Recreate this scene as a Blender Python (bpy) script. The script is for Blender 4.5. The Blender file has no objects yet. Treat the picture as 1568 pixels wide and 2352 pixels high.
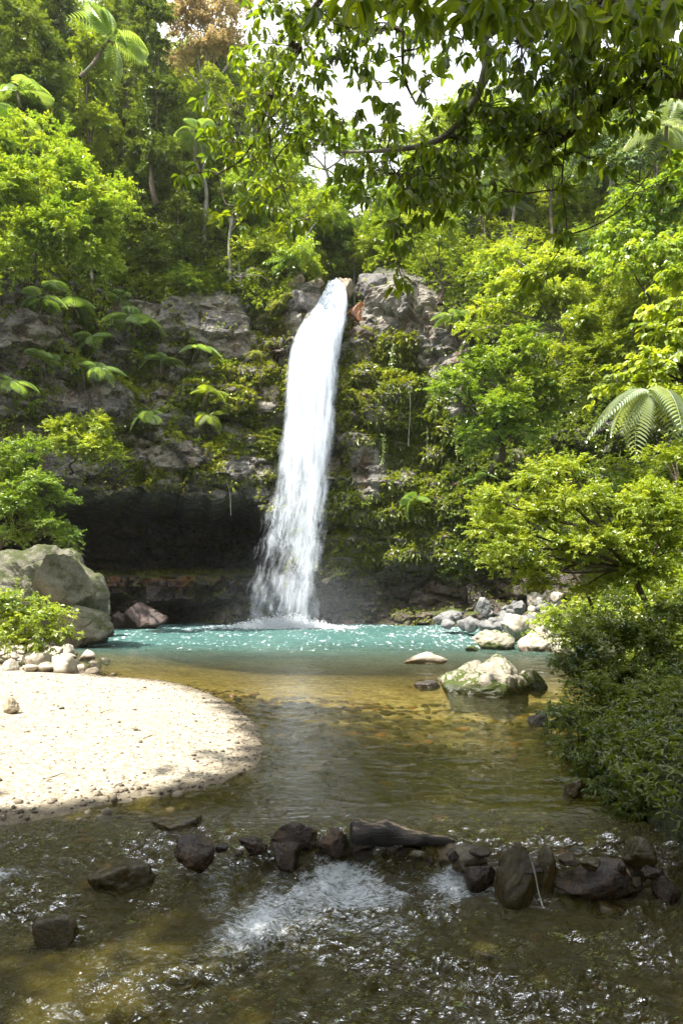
import bpy, math, random
import numpy as np
from mathutils import Vector
C = bpy.context.scene.collection
SC = bpy.context.scene
random.seed(7)
RG = np.random.default_rng(11)
F_ = 683.0; HZ = 597.0; CX = 341.0; CH = 1.7          # lens in pixels of a 682 wide picture, horizon row, eye height
SUN = np.array([-0.37, -0.27, 0.89]); SUN /= np.linalg.norm(SUN)
PI = math.pi

def at(px, py, Y):                                     # world point seen at a spot of the photo at distance Y
    return np.array([(px-CX)/F_*Y, Y, CH-(py-HZ)/F_*Y])
def at15(px, py, Y):                                   # the same for the 1568 wide view of the photo
    return at(px*682/1568, py*682/1568, Y)
def pix15(P):
    s = 1568/682
    return ((P[:,0]/P[:,1]*F_+CX)*s, (HZ-(P[:,2]-CH)/P[:,1]*F_)*s)

# ---------------------------------------------------------------- noise
def _h(ix, iy, iz, seed):
    n = (ix.astype(np.int64)*374761393 + iy.astype(np.int64)*668265263 + iz.astype(np.int64)*1440662683 + seed*974634777) & 0xffffffff
    n = ((n ^ (n >> 13))*1274126177) & 0xffffffff
    n = ((n ^ (n >> 16))*2246822519) & 0xffffffff
    return ((n ^ (n >> 15)) & 0xffffff)/float(0xffffff)
def vnoise(P, seed=0):
    P = np.asarray(P, float); i = np.floor(P).astype(np.int64); f = P-i
    u = f*f*f*(f*(f*6-15)+10); r = 0
    for a in (0,1):
        for b in (0,1):
            for c in (0,1):
                w = (u[...,0] if a else 1-u[...,0])*(u[...,1] if b else 1-u[...,1])*(u[...,2] if c else 1-u[...,2])
                r = r + w*_h(i[...,0]+a, i[...,1]+b, i[...,2]+c, seed)
    return r*2-1
def fbm(P, o=4, seed=0, g=0.5):
    P = np.asarray(P, float); r = 0; a = 1
    for k in range(o):
        r = r + a*vnoise(P*(2.03**k)+k*17.3, seed+k); a *= g
    return r
def voro(P, seed=0, box=False):
    P = np.asarray(P, float); i = np.floor(P).astype(np.int64)
    f1 = np.full(P.shape[:-1], 9.); f2 = f1.copy(); idv = f1*0
    for a in (-1,0,1):
        for b in (-1,0,1):
            for c in (-1,0,1):
                x, y, z = i[...,0]+a, i[...,1]+b, i[...,2]+c
                dx = x+_h(x,y,z,seed)-P[...,0]; dy = y+_h(x,y,z,seed+1)-P[...,1]; dz = z+_h(x,y,z,seed+2)-P[...,2]
                d = np.maximum(np.maximum(np.abs(dx),np.abs(dy)),np.abs(dz)) if box else np.sqrt(dx*dx+dy*dy+dz*dz)
                n = d < f1
                f2 = np.where(n, f1, np.minimum(f2, d)); idv = np.where(n, _h(x,y,z,seed+3), idv); f1 = np.where(n, d, f1)
    return f1, f2, idv
def sst(x, a, b):
    t = np.clip((x-a)/(b-a), 0, 1); return t*t*(3-2*t)
def nrm(v):
    return v/np.maximum(np.linalg.norm(v, axis=-1, keepdims=True), 1e-9)

# ---------------------------------------------------------------- mesh helpers
def mesh(name, V, F, mat=None, smooth=False, attrs=None):
    V = np.asarray(V, np.float32); F = np.asarray(F, np.int32); k = F.shape[1]
    me = bpy.data.meshes.new(name)
    me.vertices.add(len(V)); me.vertices.foreach_set('co', V.ravel())
    me.loops.add(F.size); me.loops.foreach_set('vertex_index', F.ravel())
    me.polygons.add(len(F)); me.polygons.foreach_set('loop_start', np.arange(0, F.size, k, dtype=np.int32))
    me.polygons.foreach_set('use_smooth', np.full(len(F), smooth))
    if attrs:
        for n, a in attrs.items():
            at_ = me.attributes.new(n, 'FLOAT', 'POINT'); at_.data.foreach_set('value', np.asarray(a, np.float32))
    me.update(calc_edges=True)
    if mat: me.materials.append(mat)
    return me
def link(name, me, parent=None):
    o = bpy.data.objects.new(name, me); C.objects.link(o)
    if parent: o.parent = parent
    return o
def tag(o, label=None, cat=None, group=None, kind=None):
    if label: o['label'] = label
    if cat: o['category'] = cat
    if group: o['group'] = group
    if kind: o['kind'] = kind
    return o
def empty(name, loc, label, cat, group=None, rz=0.0):
    o = bpy.data.objects.new(name, None); C.objects.link(o); o.location = loc; o.rotation_euler = (0,0,rz)
    o.empty_display_size = .1
    return tag(o, label, cat, group)
def gridF(nr, nc):
    a = np.arange(nr*nc).reshape(nr, nc)
    return np.stack([a[:-1,:-1], a[:-1,1:], a[1:,1:], a[1:,:-1]], -1).reshape(-1, 4)
class Geo:
    def __init__(s): s.V = []; s.F = []; s.A = []; s.n = 0
    def add(s, V, F, a=None):
        V = np.asarray(V); s.V.append(V); s.F.append(np.asarray(F)+s.n); s.n += len(V)
        s.A.append(np.full(len(V), .5) if a is None else np.broadcast_to(a, (len(V),)))
    def tube(s, pts, rad, sides=6):
        pts = np.asarray(pts, float); n = len(pts); rad = np.broadcast_to(rad, (n,))
        t = nrm(np.gradient(pts, axis=0)); up = np.array([.13,.21,1.]); 
        a = nrm(np.cross(t, up)); b = np.cross(t, a)
        th = np.arange(sides)*2*PI/sides
        V = pts[:,None]+rad[:,None,None]*(np.cos(th)[None,:,None]*a[:,None]+np.sin(th)[None,:,None]*b[:,None])
        i = np.arange(n-1)[:,None]*sides; j = np.arange(sides)[None]; j2 = (j+1) % sides
        F = np.stack([i+j, i+j2, i+sides+j2, i+sides+j], -1).reshape(-1,4)
        s.add(V.reshape(-1,3), F)
    def mesh(s, name, mat, smooth=True, off=None):
        V = np.concatenate(s.V)
        if off is not None: V = V-np.asarray(off)
        return mesh(name, V, np.concatenate(s.F), mat, smooth, {'v': np.concatenate(s.A)})
def bend(p, q, sag=0.0, wob=0.0, n=8):
    p = np.asarray(p, float); q = np.asarray(q, float); t = np.linspace(0,1,n)[:,None]
    L = np.linalg.norm(q-p); r = p+(q-p)*t
    r[:,2] += sag*4*t[:,0]*(1-t[:,0])*L
    w = RG.normal(size=3)*wob*L; w2 = RG.normal(size=3)*wob*L*.5
    return r + np.sin(PI*t)*w + np.sin(2*PI*t)*w2
def spline(pts, n=40):
    P = np.asarray(pts, float); P = np.vstack([2*P[0]-P[1], P, 2*P[-1]-P[-2]]); m = len(P)-3
    s = np.linspace(0, m-1e-6, n); i = s.astype(int); t = (s-i)[:,None]
    a, b, c, d = P[i], P[i+1], P[i+2], P[i+3]
    return .5*(2*b+(c-a)*t+(2*a-5*b+4*c-d)*t*t+(3*b-a-3*c+d)*t**3)

# ---------------------------------------------------------------- leaves
def tmpl(st, wd, fold=.12, arch=.15):
    V = []; 
    for t, w in zip(st, wd):
        z = -arch*t*t
        V += [(t,-w,z+fold*w), (t,0,z), (t,w,z+fold*w)]
    F = []
    for k in range(len(st)-1):
        a = 3*k; F += [(a,a+1,a+4,a+3), (a+1,a+2,a+5,a+4)]
    return np.array(V), np.array(F)
T_FAR = (np.array([(0,0,0),(.42,-.5,.07),(1,0,-.1),(.42,.5,.07)]), np.array([(0,1,2,3)]))
T_MID = tmpl([0,.35,.75,1], [.04,.5,.36,.02], .25, .2)
T_NEAR = tmpl([0,.12,.35,.6,.82,1], [.03,.2,.46,.5,.32,.02], .3, .28)
def put_leaves(g, pos, axis, up, L, W, T, a=None):
    pos = np.asarray(pos); n = len(pos)
    if n == 0: return
    axis = nrm(axis); side = nrm(np.cross(up, axis)); nn = np.cross(axis, side)
    tv, tf = T; L = np.broadcast_to(L, (n,)); W = np.broadcast_to(W, (n,))
    V = (pos[:,None]+tv[None,:,0,None]*(L[:,None]*axis)[:,None]+tv[None,:,1,None]*(W[:,None]*side)[:,None]
         + tv[None,:,2,None]*(L[:,None]*nn)[:,None])
    F = (tf[None]+(np.arange(n)*len(tv))[:,None,None]).reshape(-1, 4)
    if a is None: a = RG.random(n)
    g.add(V.reshape(-1,3), F, np.repeat(np.broadcast_to(a,(n,)), len(tv)))
def tips(g, P, O, k, L, T, asp=.45, droop=.25, spread=.9, a=None):
    """k leaves radiating from every tip P, led by the direction O"""
    n = len(P); P = np.repeat(P, k, 0); O = np.repeat(O, k, 0)
    r = nrm(RG.normal(size=P.shape)*[1,1,.6])
    ax = O*.55+r*spread; ax[:,2] -= droop
    up = RG.normal(size=P.shape)*.38+[0,0,1]+O*.25
    LL = L*RG.uniform(.6, 1.2, len(P))
    if a is not None: a = np.repeat(a, k)
    else: a = np.clip(np.repeat(RG.random(n), k)*.6+RG.random(len(P))*.4, 0, 1)
    put_leaves(g, P+ax*0.02*L, ax, up, LL, LL*asp*RG.uniform(.8,1.2,len(P)), T, a)
def crown(g, blobs, L, T=T_FAR, cover=1.5, k=6, sub=.42, flat=.6, droop=.25, asp=.5, low=.35, ragged=.15, loose=1.0, split=3):
    """blobs (x,y,z,rx,ry,rz): fans of leafy twigs spreading from points all over each blob; returns the fan centres"""
    cs = []
    for b in blobs:
        b = np.array(b, float); fc = []
        for q in range(split):
            o_ = nrm(RG.normal(size=3))*b[3:6]*RG.uniform(.15,.62); c = b[:3]+o_; r = b[3:6]*RG.uniform(.5,.8); R = r.mean()
            nt = max(10, int(cover*4*PI*R*R/(L*L*asp*.5*15))); nb = max(3, int(nt/11))
            d = nrm(RG.normal(size=(nb,3))); d[:,2] = np.where((d[:,2]<0)&(RG.random(nb)>low), -d[:,2], d[:,2])
            sc = c+d*r*RG.uniform(.25, .85+ragged, nb)[:,None]; fc.append(sc)
            i = RG.integers(0, nb, nt); D_ = nrm(d[i]*.75+RG.normal(size=(nt,3))*.62)*[1,1,flat]; D_[:,2] += .12; D_ = nrm(D_)
            ln = L*RG.uniform(2.2,5.2,nt)*loose; sh = np.clip(RG.normal(.5,.2,nb)[i]+RG.normal(size=nt)*.15,0,1)
            u = np.linspace(.25,1,6)[None,:,None]
            P = sc[i][:,None]+D_[:,None]*(ln[:,None,None]*u)-np.array([0,0,1.])*(ln[:,None,None]*u*u*droop*.6)
            tg = nrm(D_[:,None]-np.array([0,0,1.])*u*droop*1.2)
            sd = nrm(np.cross(tg, [0,0,1.]))
            for s_ in (-1,1):
                ax = tg*RG.uniform(.35,.9,(nt,6,1))+sd*s_*.8+RG.normal(size=P.shape)*.28; ax[...,2] -= droop*.6
                up = RG.normal(size=P.shape)*.35+[0,0,1]
                LL = L*RG.uniform(.6,1.15,nt*6)
                put_leaves(g, P.reshape(-1,3), ax.reshape(-1,3), up.reshape(-1,3), LL, LL*asp*RG.uniform(.8,1.2,nt*6), T, np.clip(np.repeat(sh,6)+RG.normal(size=nt*6)*.15,0,1))
            tips(g, P[:,-1], tg[:,-1], 3, L, T, asp, droop, a=sh)
        cs.append(np.vstack(fc))
    return cs

# ---------------------------------------------------------------- materials
class NT:
    def __init__(s, mat): s.t = mat.node_tree; s.t.nodes.clear()
    def n(s, ty, ins=None, **kw):
        x = s.t.nodes.new(ty)
        for k, v in kw.items(): setattr(x, k, v)
        for k, v in (ins or {}).items():
            sk = x.inputs[k]
            if isinstance(v, bpy.types.NodeSocket): s.t.links.new(v, sk)
            else: sk.default_value = v
        return x
    def noise(s, vec, scale, detail=4, rough=.55, dist=0):
        return s.n('ShaderNodeTexNoise', {'Vector': vec, 'Scale': scale, 'Detail': detail, 'Roughness': rough, 'Distortion': dist}).outputs['Fac']
    def ramp(s, fac, stops):
        x = s.n('ShaderNodeValToRGB', {'Fac': fac}); r = x.color_ramp
        while len(r.elements) < len(stops): r.elements.new(.5)
        for e, (p, c) in zip(r.elements, stops):
            e.position = p; e.color = (*c, 1) if len(c) == 3 else c
        return x.outputs['Color']
    def step(s, fac, a, b, lo=0.0, hi=1.0):
        return s.n('ShaderNodeMapRange', {'Value': fac, 'From Min': a, 'From Max': b, 'To Min': lo, 'To Max': hi}, interpolation_type='SMOOTHSTEP').outputs[0]
    def mix(s, f, a, b, mode='MIX'):
        x = s.n('ShaderNodeMix', None, data_type='RGBA', blend_type=mode)
        for sk, v in ((x.inputs[0], f), (x.inputs[6], a), (x.inputs[7], b)):
            if isinstance(v, bpy.types.NodeSocket): s.t.links.new(v, sk)
            else: sk.default_value = v if not isinstance(v, tuple) or len(v) == 4 else (*v, 1)
        return x.outputs[2]
    def math(s, op, a, b=0.0):
        x = s.n('ShaderNodeMath', {0: a, 1: b}, operation=op); return x.outputs[0]
    def attr(s, name): return s.n('ShaderNodeAttribute', None, attribute_name=name).outputs['Fac']
    def sh(s, f, a, b):
        x = s.n('ShaderNodeMixShader', {1: a, 2: b, 0: f}); return x.outputs[0]
    def out(s, surf): s.n('ShaderNodeOutputMaterial', {'Surface': surf})
def newmat(name):
    m = bpy.data.materials.new(name); m.use_nodes = True; return m, NT(m)
def leafmat(name, cols, tr=.45, gl=.05, glr=.35, trc=(2.1,1.9,.6), sc=.35):
    cols = [(r_*1.07, g_*.98, b_*1.45+.002) if g_ > r_ else (r_*.95, g_*1.08, b_*1.1) for r_, g_, b_ in cols]
    m, t = newmat(name)
    pos = t.n('ShaderNodeNewGeometry').outputs['Position']
    n = t.noise(pos, sc, 3)
    oi = t.n('ShaderNodeObjectInfo').outputs['Random']
    f = t.math('ADD', t.math('MULTIPLY', t.attr('v'), .55), t.math('MULTIPLY', n, .35))
    f = t.math('ADD', f, t.math('MULTIPLY', oi, .18))
    col = t.ramp(f, [(.12, cols[0]), (.5, cols[1]), (.88, cols[2])])
    tc = t.mix(1.0, col, trc, 'MULTIPLY')
    d = t.n('ShaderNodeBsdfDiffuse', {'Color': col}).outputs[0]
    tl = t.n('ShaderNodeBsdfTranslucent', {'Color': tc}).outputs[0]
    g = t.n('ShaderNodeBsdfGlossy', {'Color': (1,1,1,1), 'Roughness': glr}).outputs[0]
    t.out(t.sh(gl, t.sh(tr, d, tl), g)); return m
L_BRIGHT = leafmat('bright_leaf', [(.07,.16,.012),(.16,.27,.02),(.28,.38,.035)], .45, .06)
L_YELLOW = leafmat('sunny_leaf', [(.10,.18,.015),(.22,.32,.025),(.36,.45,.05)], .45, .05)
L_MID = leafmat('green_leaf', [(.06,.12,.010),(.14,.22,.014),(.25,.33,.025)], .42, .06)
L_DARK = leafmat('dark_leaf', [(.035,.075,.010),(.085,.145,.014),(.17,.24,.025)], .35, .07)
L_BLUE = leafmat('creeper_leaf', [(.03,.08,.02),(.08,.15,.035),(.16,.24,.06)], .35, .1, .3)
L_TAN = leafmat('tan_leaf', [(.26,.19,.08),(.46,.33,.16),(.62,.48,.27)], .5, .03, trc=(1.1,1,.8))
L_OVER = leafmat('broad_leaf', [(.03,.07,.008),(.08,.14,.010),(.16,.22,.012)], .55, .04, .3, trc=(2.6,2.4,.5))
L_BANK = leafmat('bank_leaf', [(.022,.05,.005),(.06,.11,.008),(.14,.19,.015)], .42, .05, .3)
L_FERN = leafmat('fern_leaf', [(.10,.20,.035),(.20,.33,.07),(.32,.44,.14)], .45, .05)
L_MOSS = leafmat('ivy_leaf', [(.06,.10,.008),(.15,.20,.012),(.28,.33,.025)], .4, .05, sc=.8)
L_GRASS = leafmat('grass_blade', [(.10,.15,.03),(.2,.26,.05),(.36,.38,.16)], .45, .05)
L_DEAD = leafmat('dry_leaf', [(.05,.03,.01),(.16,.08,.02),(.35,.2,.06)], .3, .05, trc=(1,1,1))
def barkmat(name, a, b, moss=(.04,.06,.01)):
    m, t = newmat(name); pos = t.n('ShaderNodeNewGeometry').outputs['Position']
    n = t.noise(pos, 9, 5); n2 = t.noise(pos, 2.5, 3)
    c = t.mix(t.step(n2,.5,.68), t.ramp(n, [(.3,a),(.7,b)]), moss)
    bp = t.n('ShaderNodeBump', {'Height': t.noise(pos, 30, 5), 'Strength': .6, 'Distance': .03}).outputs[0]
    t.out(t.n('ShaderNodeBsdfPrincipled', {'Base Color': c, 'Roughness': .85, 'Normal': bp}).outputs[0]); return m
BARK = barkmat('bark', (.035,.025,.015), (.12,.09,.06))
BARK_PALE = barkmat('pale_bark', (.12,.11,.09), (.32,.3,.26), (.12,.13,.06))
def rockmat(name, a, b, c, moss=.5, mosscol=(.07,.10,.012), rough=.85, bump=.6, wet=None, sc=1.0, spots=None, foot=None):
    m, t = newmat(name); ge = t.n('ShaderNodeNewGeometry'); pos = ge.outputs['Position']
    n = t.noise(pos, 1.1*sc, 8, .62, .4); n2 = t.noise(pos, 5*sc, 6, .65); n3 = t.noise(pos, 22*sc, 4, .6)
    col = t.ramp(t.math('ADD', t.math('MULTIPLY', n, .6), t.math('MULTIPLY', n2, .4)), [(.34,a),(.5,b),(.64,c)])
    if spots: col = t.mix(t.step(n3, .56, .66), col, spots)
    crack = t.n('ShaderNodeTexVoronoi', {'Vector': pos, 'Scale': 1.7*sc}, feature='DISTANCE_TO_EDGE').outputs['Distance']
    nz = t.n('ShaderNodeSeparateXYZ', {0: ge.outputs['Normal']}).outputs[2]
    mk = t.math('ADD', t.math('MULTIPLY', nz, .25), t.noise(pos, 1.6*sc, 6, .7))
    mk = t.math('ADD', mk, t.math('MULTIPLY', t.attr('moss'), .5))
    if foot: mk = t.math('ADD', mk, t.step(t.math('SUBTRACT', t.n('ShaderNodeSeparateXYZ', {0: pos}).outputs[2], t.math('MULTIPLY', t.noise(pos, 2.3, 5, .7), .75)), foot-.42, foot-.2, .42, 0.0))
    mm = t.step(mk, 1.0-.5*moss, 1.12-.5*moss)
    col = t.mix(mm, col, t.mix(n2, tuple(x*.5 for x in mosscol), tuple(x*1.5 for x in mosscol)))
    rr = rough
    if wet is not None:
        z = t.n('ShaderNodeSeparateXYZ', {0: pos}).outputs[2]
        w = t.step(t.math('SUBTRACT', z, t.math('MULTIPLY', n2, .12)), wet-.02, wet+.1, 1.0, 0.0)
        col = t.mix(w, col, t.mix(1.0, col, (.35,.3,.25), 'MULTIPLY')); rr = t.math('SUBTRACT', rough, t.math('MULTIPLY', w, rough-.25))
    h = t.math('ADD', t.math('MULTIPLY', n3, .35), t.math('MULTIPLY', n2, .8))
    h = t.math('ADD', h, t.step(crack, 0, .03, 0, .12))
    bp = t.n('ShaderNodeBump', {'Height': h, 'Strength': bump, 'Distance': .12/sc}).outputs[0]
    t.out(t.n('ShaderNodeBsdfPrincipled', {'Base Color': col, 'Roughness': rr, 'Normal': bp}).outputs[0]); return m
R_CLIFF = rockmat('cliff_rock', (.035,.033,.035), (.10,.093,.088), (.21,.185,.16), .40, (.06,.085,.012), .7, .9, sc=.75, spots=(.28,.27,.26))
R_PALE = rockmat('pale_rock', (.22,.19,.14), (.36,.32,.25), (.50,.46,.38), .12, wet=.05, sc=2)
R_GREY = rockmat('grey_rock', (.08,.08,.08), (.16,.16,.155), (.27,.265,.25), .2, wet=.1, sc=1.6)
R_BOULDER = rockmat('mossy_boulder_rock', (.06,.06,.04), (.14,.135,.095), (.19,.175,.125), .8, (.06,.07,.018), wet=.3, sc=1.1, spots=(.24,.235,.19))
R_MOSS = rockmat('boulder_rock', (.15,.14,.11), (.29,.26,.2), (.40,.36,.29), .60, (.05,.07,.006), wet=.03, sc=2.2, foot=.16)
R_WET = rockmat('wet_rock', (.008,.005,.003), (.026,.014,.007), (.07,.035,.012), .15, (.05,.045,.008), .22, .8, sc=6)
R_WETGREEN = rockmat('algae_rock', (.018,.014,.006), (.045,.032,.009), (.09,.06,.014), .45, (.07,.06,.008), .2, .5, sc=5)
R_BROWN = rockmat('brown_rock', (.02,.013,.010), (.05,.03,.022), (.09,.052,.038), .1, rough=.5, sc=1.2)
R_TAN = rockmat('tan_rock', (.09,.075,.05), (.20,.16,.10), (.36,.30,.21), .3, rough=.7, sc=1.5)
R_ORANGE = rockmat('orange_rock', (.05,.02,.01), (.17,.065,.015), (.28,.15,.07), .1, rough=.3, sc=1.5)

# ---------------------------------------------------------------- rocks
def ico(sub):
    t = (1+5**.5)/2
    V = [(-1,t,0),(1,t,0),(-1,-t,0),(1,-t,0),(0,-1,t),(0,1,t),(0,-1,-t),(0,1,-t),(t,0,-1),(t,0,1),(-t,0,-1),(-t,0,1)]
    F = [(0,11,5),(0,5,1),(0,1,7),(0,7,10),(0,10,11),(1,5,9),(5,11,4),(11,10,2),(10,7,6),(7,1,8),(3,9,4),(3,4,2),(3,2,6),(3,6,8),(3,8,9),(4,9,5),(2,4,11),(6,2,10),(8,6,7),(9,8,1)]
    V = [np.array(v)/np.linalg.norm(v) for v in V]
    for _ in range(sub):
        c = {}; G = []
        def mid(a, b):
            k = (min(a,b), max(a,b))
            if k not in c: m = V[a]+V[b]; V.append(m/np.linalg.norm(m)); c[k] = len(V)-1
            return c[k]
        for a, b, d in F:
            x, y, z = mid(a,b), mid(b,d), mid(d,a); G += [(a,x,z),(b,y,x),(d,z,y),(x,y,z)]
        F = G
    return np.array(V), np.array(F)
ICO = {k: ico(k) for k in (0,2,3,4,5)}
def rock_geo(seed, sub=4, planes=14, sharp=.9, rough=.06):
    d, F = ICO[sub]; r = np.random.default_rng(seed)
    n = nrm(r.normal(size=(planes,3))); h = r.uniform(.62, 1.0, planes)
    dots = d@n.T; rad = np.where(dots > .15, h/np.maximum(dots,.15), 9)
    k = 34*sharp*sharp+5
    m = -np.log(np.exp(-k*np.minimum(rad,1.6)).sum(1)+np.exp(-k*1.25))/k
    V = d*m[:,None]
    V = V*(1+rough*fbm(V*2.3+seed*3.1, 4, seed)[:,None])
    f1, f2, idv = voro(V*2.1+seed, seed)
    V = V*(1+(idv-.5)[:,None]*.13*sharp-.022*np.exp(-((f2-f1)/.05)**2)[:,None])
    if sub >= 4:
        g1_, g2_, ig = voro(V*5.5+seed, seed+7); V = V*(1+(ig-.5)[:,None]*.04*sharp-.015*np.exp(-((g2_-g1_)/.08)**2)[:,None])
    return V, F
ROCKPOOL = {}
def rock(name, loc, size, mat, label, cat='rock', group=None, seed=0, rz=0.0, sub=4, sharp=.9, rough=.06, tilt=(0,0), planes=10):
    key = (seed, sub, sharp, rough, planes, mat.name)
    if key not in ROCKPOOL:
        V, F = rock_geo(seed, sub, planes, sharp, rough)
        V = V-(V.max(0)+V.min(0))/2; V = V/np.abs(V).max(0)*.8
        ROCKPOOL[key] = mesh(name, V, F, mat, True, {'moss': np.zeros(len(V))})
    o = link(name, ROCKPOOL[key]); o.location = loc; o.scale = size; o.rotation_euler = (tilt[0], tilt[1], rz)
    return tag(o, label, cat, group)

# ================================================================ SETTING: plan of the gorge
#        X     Y    cliffH foot  slB  slA  zmax
CT = [(-2,-17,0,2,.9,.9,18), (-9,-15,0,3,.9,.9,18), (-14, -9,  0,  3, .9, .9, 18), (-14.5, 6, 0, 3, .9,.9, 18), (-13.5,17, 0, 2.5,.8,.9, 22), (-15,26, 12, .8,.15,.6,34),
      (-16.5,33, 17,0.3,.05,.5,40), (-13.5,38.5,19.0,0,.03,.55,41), (-8,40.5,19.5,0,.03,.62,40), (-3,41.3,20.2,0,.02,.8,38),
      (0.2,42.0,20.4,0,.0,1.0,33), (3.2,41.0,21.0,0,.06,.95,34), (7,39,19,0,.08,.9,36), (10,35.5,15,.5,.2,.85,37),
      (10.2,30,6,1.5,.5,.8,38), (8.7,24,2,1.6,.62,.8,38), (6.6,17,1,1.4,.7,.85,32), (4.6,11.5,1,1.2,.75,.9,24),
      (3.1,8,1,.8,.8,.9,20), (2.35,5.6,1,.8,.8,.9,16), (2.5,3.5,1,.8,.8,.9,14), (3.5,-2,1,1,.9,.9,12), (5,-9,1,1,.9,.9,14), (3.5,-14,1,1,.9,.9,16), (-1,-17.5,1,1,.9,.9,18)]
CT = np.array(CT, float)
seg = np.r_[0, np.cumsum(np.linalg.norm(np.diff(CT[:,:2],axis=0),axis=1))]
S0 = [0]
while S0[-1] < seg[-1]:
    s = S0[-1]; xx = np.interp(s, seg, CT[:,0]); yy = np.interp(s, seg, CT[:,1])
    S0.append(s+(.13 if yy > 33 else .2 if yy > 20 else .3 if yy > 4 else .8))
S0 = np.array(S0[:-1]+[seg[-1]])
def crv(s, col):
    fine = spline(CT[:, [col]], 600)[:,0]; fs = np.interp(np.linspace(0, len(CT)-1, 600), np.arange(len(CT)), seg)
    return np.interp(s, fs, fine)
bx, by = crv(S0,0), crv(S0,1)
tx, ty = np.gradient(bx, S0), np.gradient(by, S0)
kk = np.ones(25)/25
tx = np.convolve(np.pad(tx,12,'edge'), kk, 'valid'); ty = np.convolve(np.pad(ty,12,'edge'), kk, 'valid')
l_ = np.hypot(tx, ty); nx, ny = -ty/l_, tx/l_                    # outward: left of travel direction
PR = [np.interp(S0, seg, CT[:,k]) for k in range(2,7)]
Zr = np.r_[np.linspace(-4,-.4,8), np.arange(-.2,8,.12), np.arange(8,22,.14), np.arange(22,31,.35), np.arange(31,43,.8)]
ZZ, SS = np.meshgrid(Zr, S0, indexing='ij')
cH, ft, sB, sA, zM = [np.broadcast_to(p, ZZ.shape) for p in PR]
BX, BY, NX, NY = [np.broadcast_to(p, ZZ.shape) for p in (bx,by,nx,ny)]
zc = np.minimum(ZZ, zM)
D = ft*sst(ZZ,0,1.2)+sB*np.clip(np.minimum(zc,cH),0,99)+sA*np.clip(zc-cH,0,99)*1.0+np.clip(ZZ-zM,0,99)*3
zc = np.where(ZZ > zM, zM+(ZZ-zM)*.25, ZZ)
D = D + np.clip(-ZZ,0,9)*(-.25)
# cave under the left wall
lowL = vnoise(np.stack([BX*.35, BY*0, ZZ*0], -1), 4)
ceil = 7.8+.5*lowL+.45*fbm(np.stack([BX*1.1,BX*0,BX*0],-1),3,41) - .9*sst(BX,-8.5,-4.0)
cw = sst(BX,-17.5,-15.2)*(1-sst(BX,-4.8,-3.0))*(BY > 30)
D += cw*14*sst(ZZ,3.0+lowL*.3,4.0+lowL*.3)*(1-sst(ZZ,ceil-.3,ceil))
D += cw*(2.2+1.2*vnoise(np.stack([BX*.4,BX*0,ZZ*.5],-1),8))*sst(ZZ,-.5,.2)*(1-sst(ZZ,3,4))
hole = np.exp(-((BX+9.3)/1.6)**2)*sst(ZZ,-.4,.1)*(1-sst(ZZ,1.0,1.5)); D += cw*hole*5
hole = np.exp(-((BX+13.0)/.9)**2)*sst(ZZ,-.4,.1)*(1-sst(ZZ,1.5,2.0)); D += cw*hole*3
# undercut foot to the right of the fall, bulge of greenery above it
fr = sst(BX,-2,1)*(1-sst(BX,8.5,10))*(BY > 30)
D += fr*(1.1*(1-sst(ZZ,3.2,4.3))*sst(ZZ,.1,1.2) - .8*np.exp(-((ZZ-6)/2.8)**2))
D += cw*(-.8)*np.exp(-((ZZ-11)/3)**2)
# notch the stream has cut at the top, with a shelf left of it
D += (BY > 30)*4.5*np.exp(-((BX-.15)/1.0)**4)*sst(ZZ,20.1,20.5)
D += (BY > 30)*(-1.0)*np.exp(-((BX+2.6)/1.2)**2)*(1-sst(ZZ,19.6,20.6))*sst(ZZ,15,17)
D += (BY > 30)*(-.8)*np.exp(-((BX-1.6)/.8)**2)*(1-sst(ZZ,17.5,18.6))*sst(ZZ,14.5,15.3)
X = BX+NX*D; Y = BY+NY*D; Z = zc
P0 = np.stack([X,Y,Z], -1)
cliffm = ((BY > 22)*(1-sst(ZZ, cH-1, cH+2))*sst(cH, 4, 12))
big = fbm(P0*.16, 3, 2)*1.1
q = P0*np.array([.38,.38,.62]) + .22*np.stack([vnoise(P0*.6,31),vnoise(P0*.6,32),vnoise(P0*.6,33)],-1)
f1,f2,idv = voro(q, 50, True)
q2 = P0*np.array([1.0,1.0,1.7])+.18*np.stack([vnoise(P0*1.5,34),vnoise(P0*1.5,35),vnoise(P0*1.5,36)],-1)
g1,g2,idw = voro(q2, 60, True)
strata = np.round(2.5*vnoise(np.stack([P0[...,0]*.09,P0[...,1]*.09,P0[...,2]*1.5+.4*vnoise(P0*.5,78)],-1), 77))/2.5
BARE = [(505,745,80,75),(700,700,50,60),(905,690,95,75),(1020,790,60,95),(225,925,85,38),(60,760,110,45),(330,720,90,28),(560,1080,60,28),(845,1080,40,70),(400,1050,90,30),(440,700,70,30),(610,910,34,30),(1050,900,26,60)]
def bare_at(P):
    a, b = pix15(P); w = np.zeros(len(P))
    nz_ = .55*fbm(P*.9, 3, 95)
    for (x_,y_,rx,ry) in BARE: w = np.maximum(w, 1-sst(((a-x_)/rx)**2+((b-y_)/ry)**2+nz_, .75, 1.25))
    return w*(P[:,1] > 28)
bare = bare_at(P0.reshape(-1,3)).reshape(ZZ.shape)
blk = (idv-.5)*1.5 + (idw-.5)*.62 + .45*np.exp(-((f2-f1)/.07)**2) + .16*np.exp(-((g2-g1)/.08)**2) + .45*strata + .12*fbm(P0*2.2,3,79)
disp = big*(.4+.6*cliffm) + blk*cliffm*(1-.45*bare) - .35*bare*cliffm + (1-cliffm)*fbm(P0*.5,4,9)*.45
bankfade = sst(ZZ, -.5, 2)*(1-cliffm)+cliffm
disp = disp*np.maximum(bankfade,.12)
near = sst(BY, 6, 18); disp = disp*(.35+.65*near)
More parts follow.
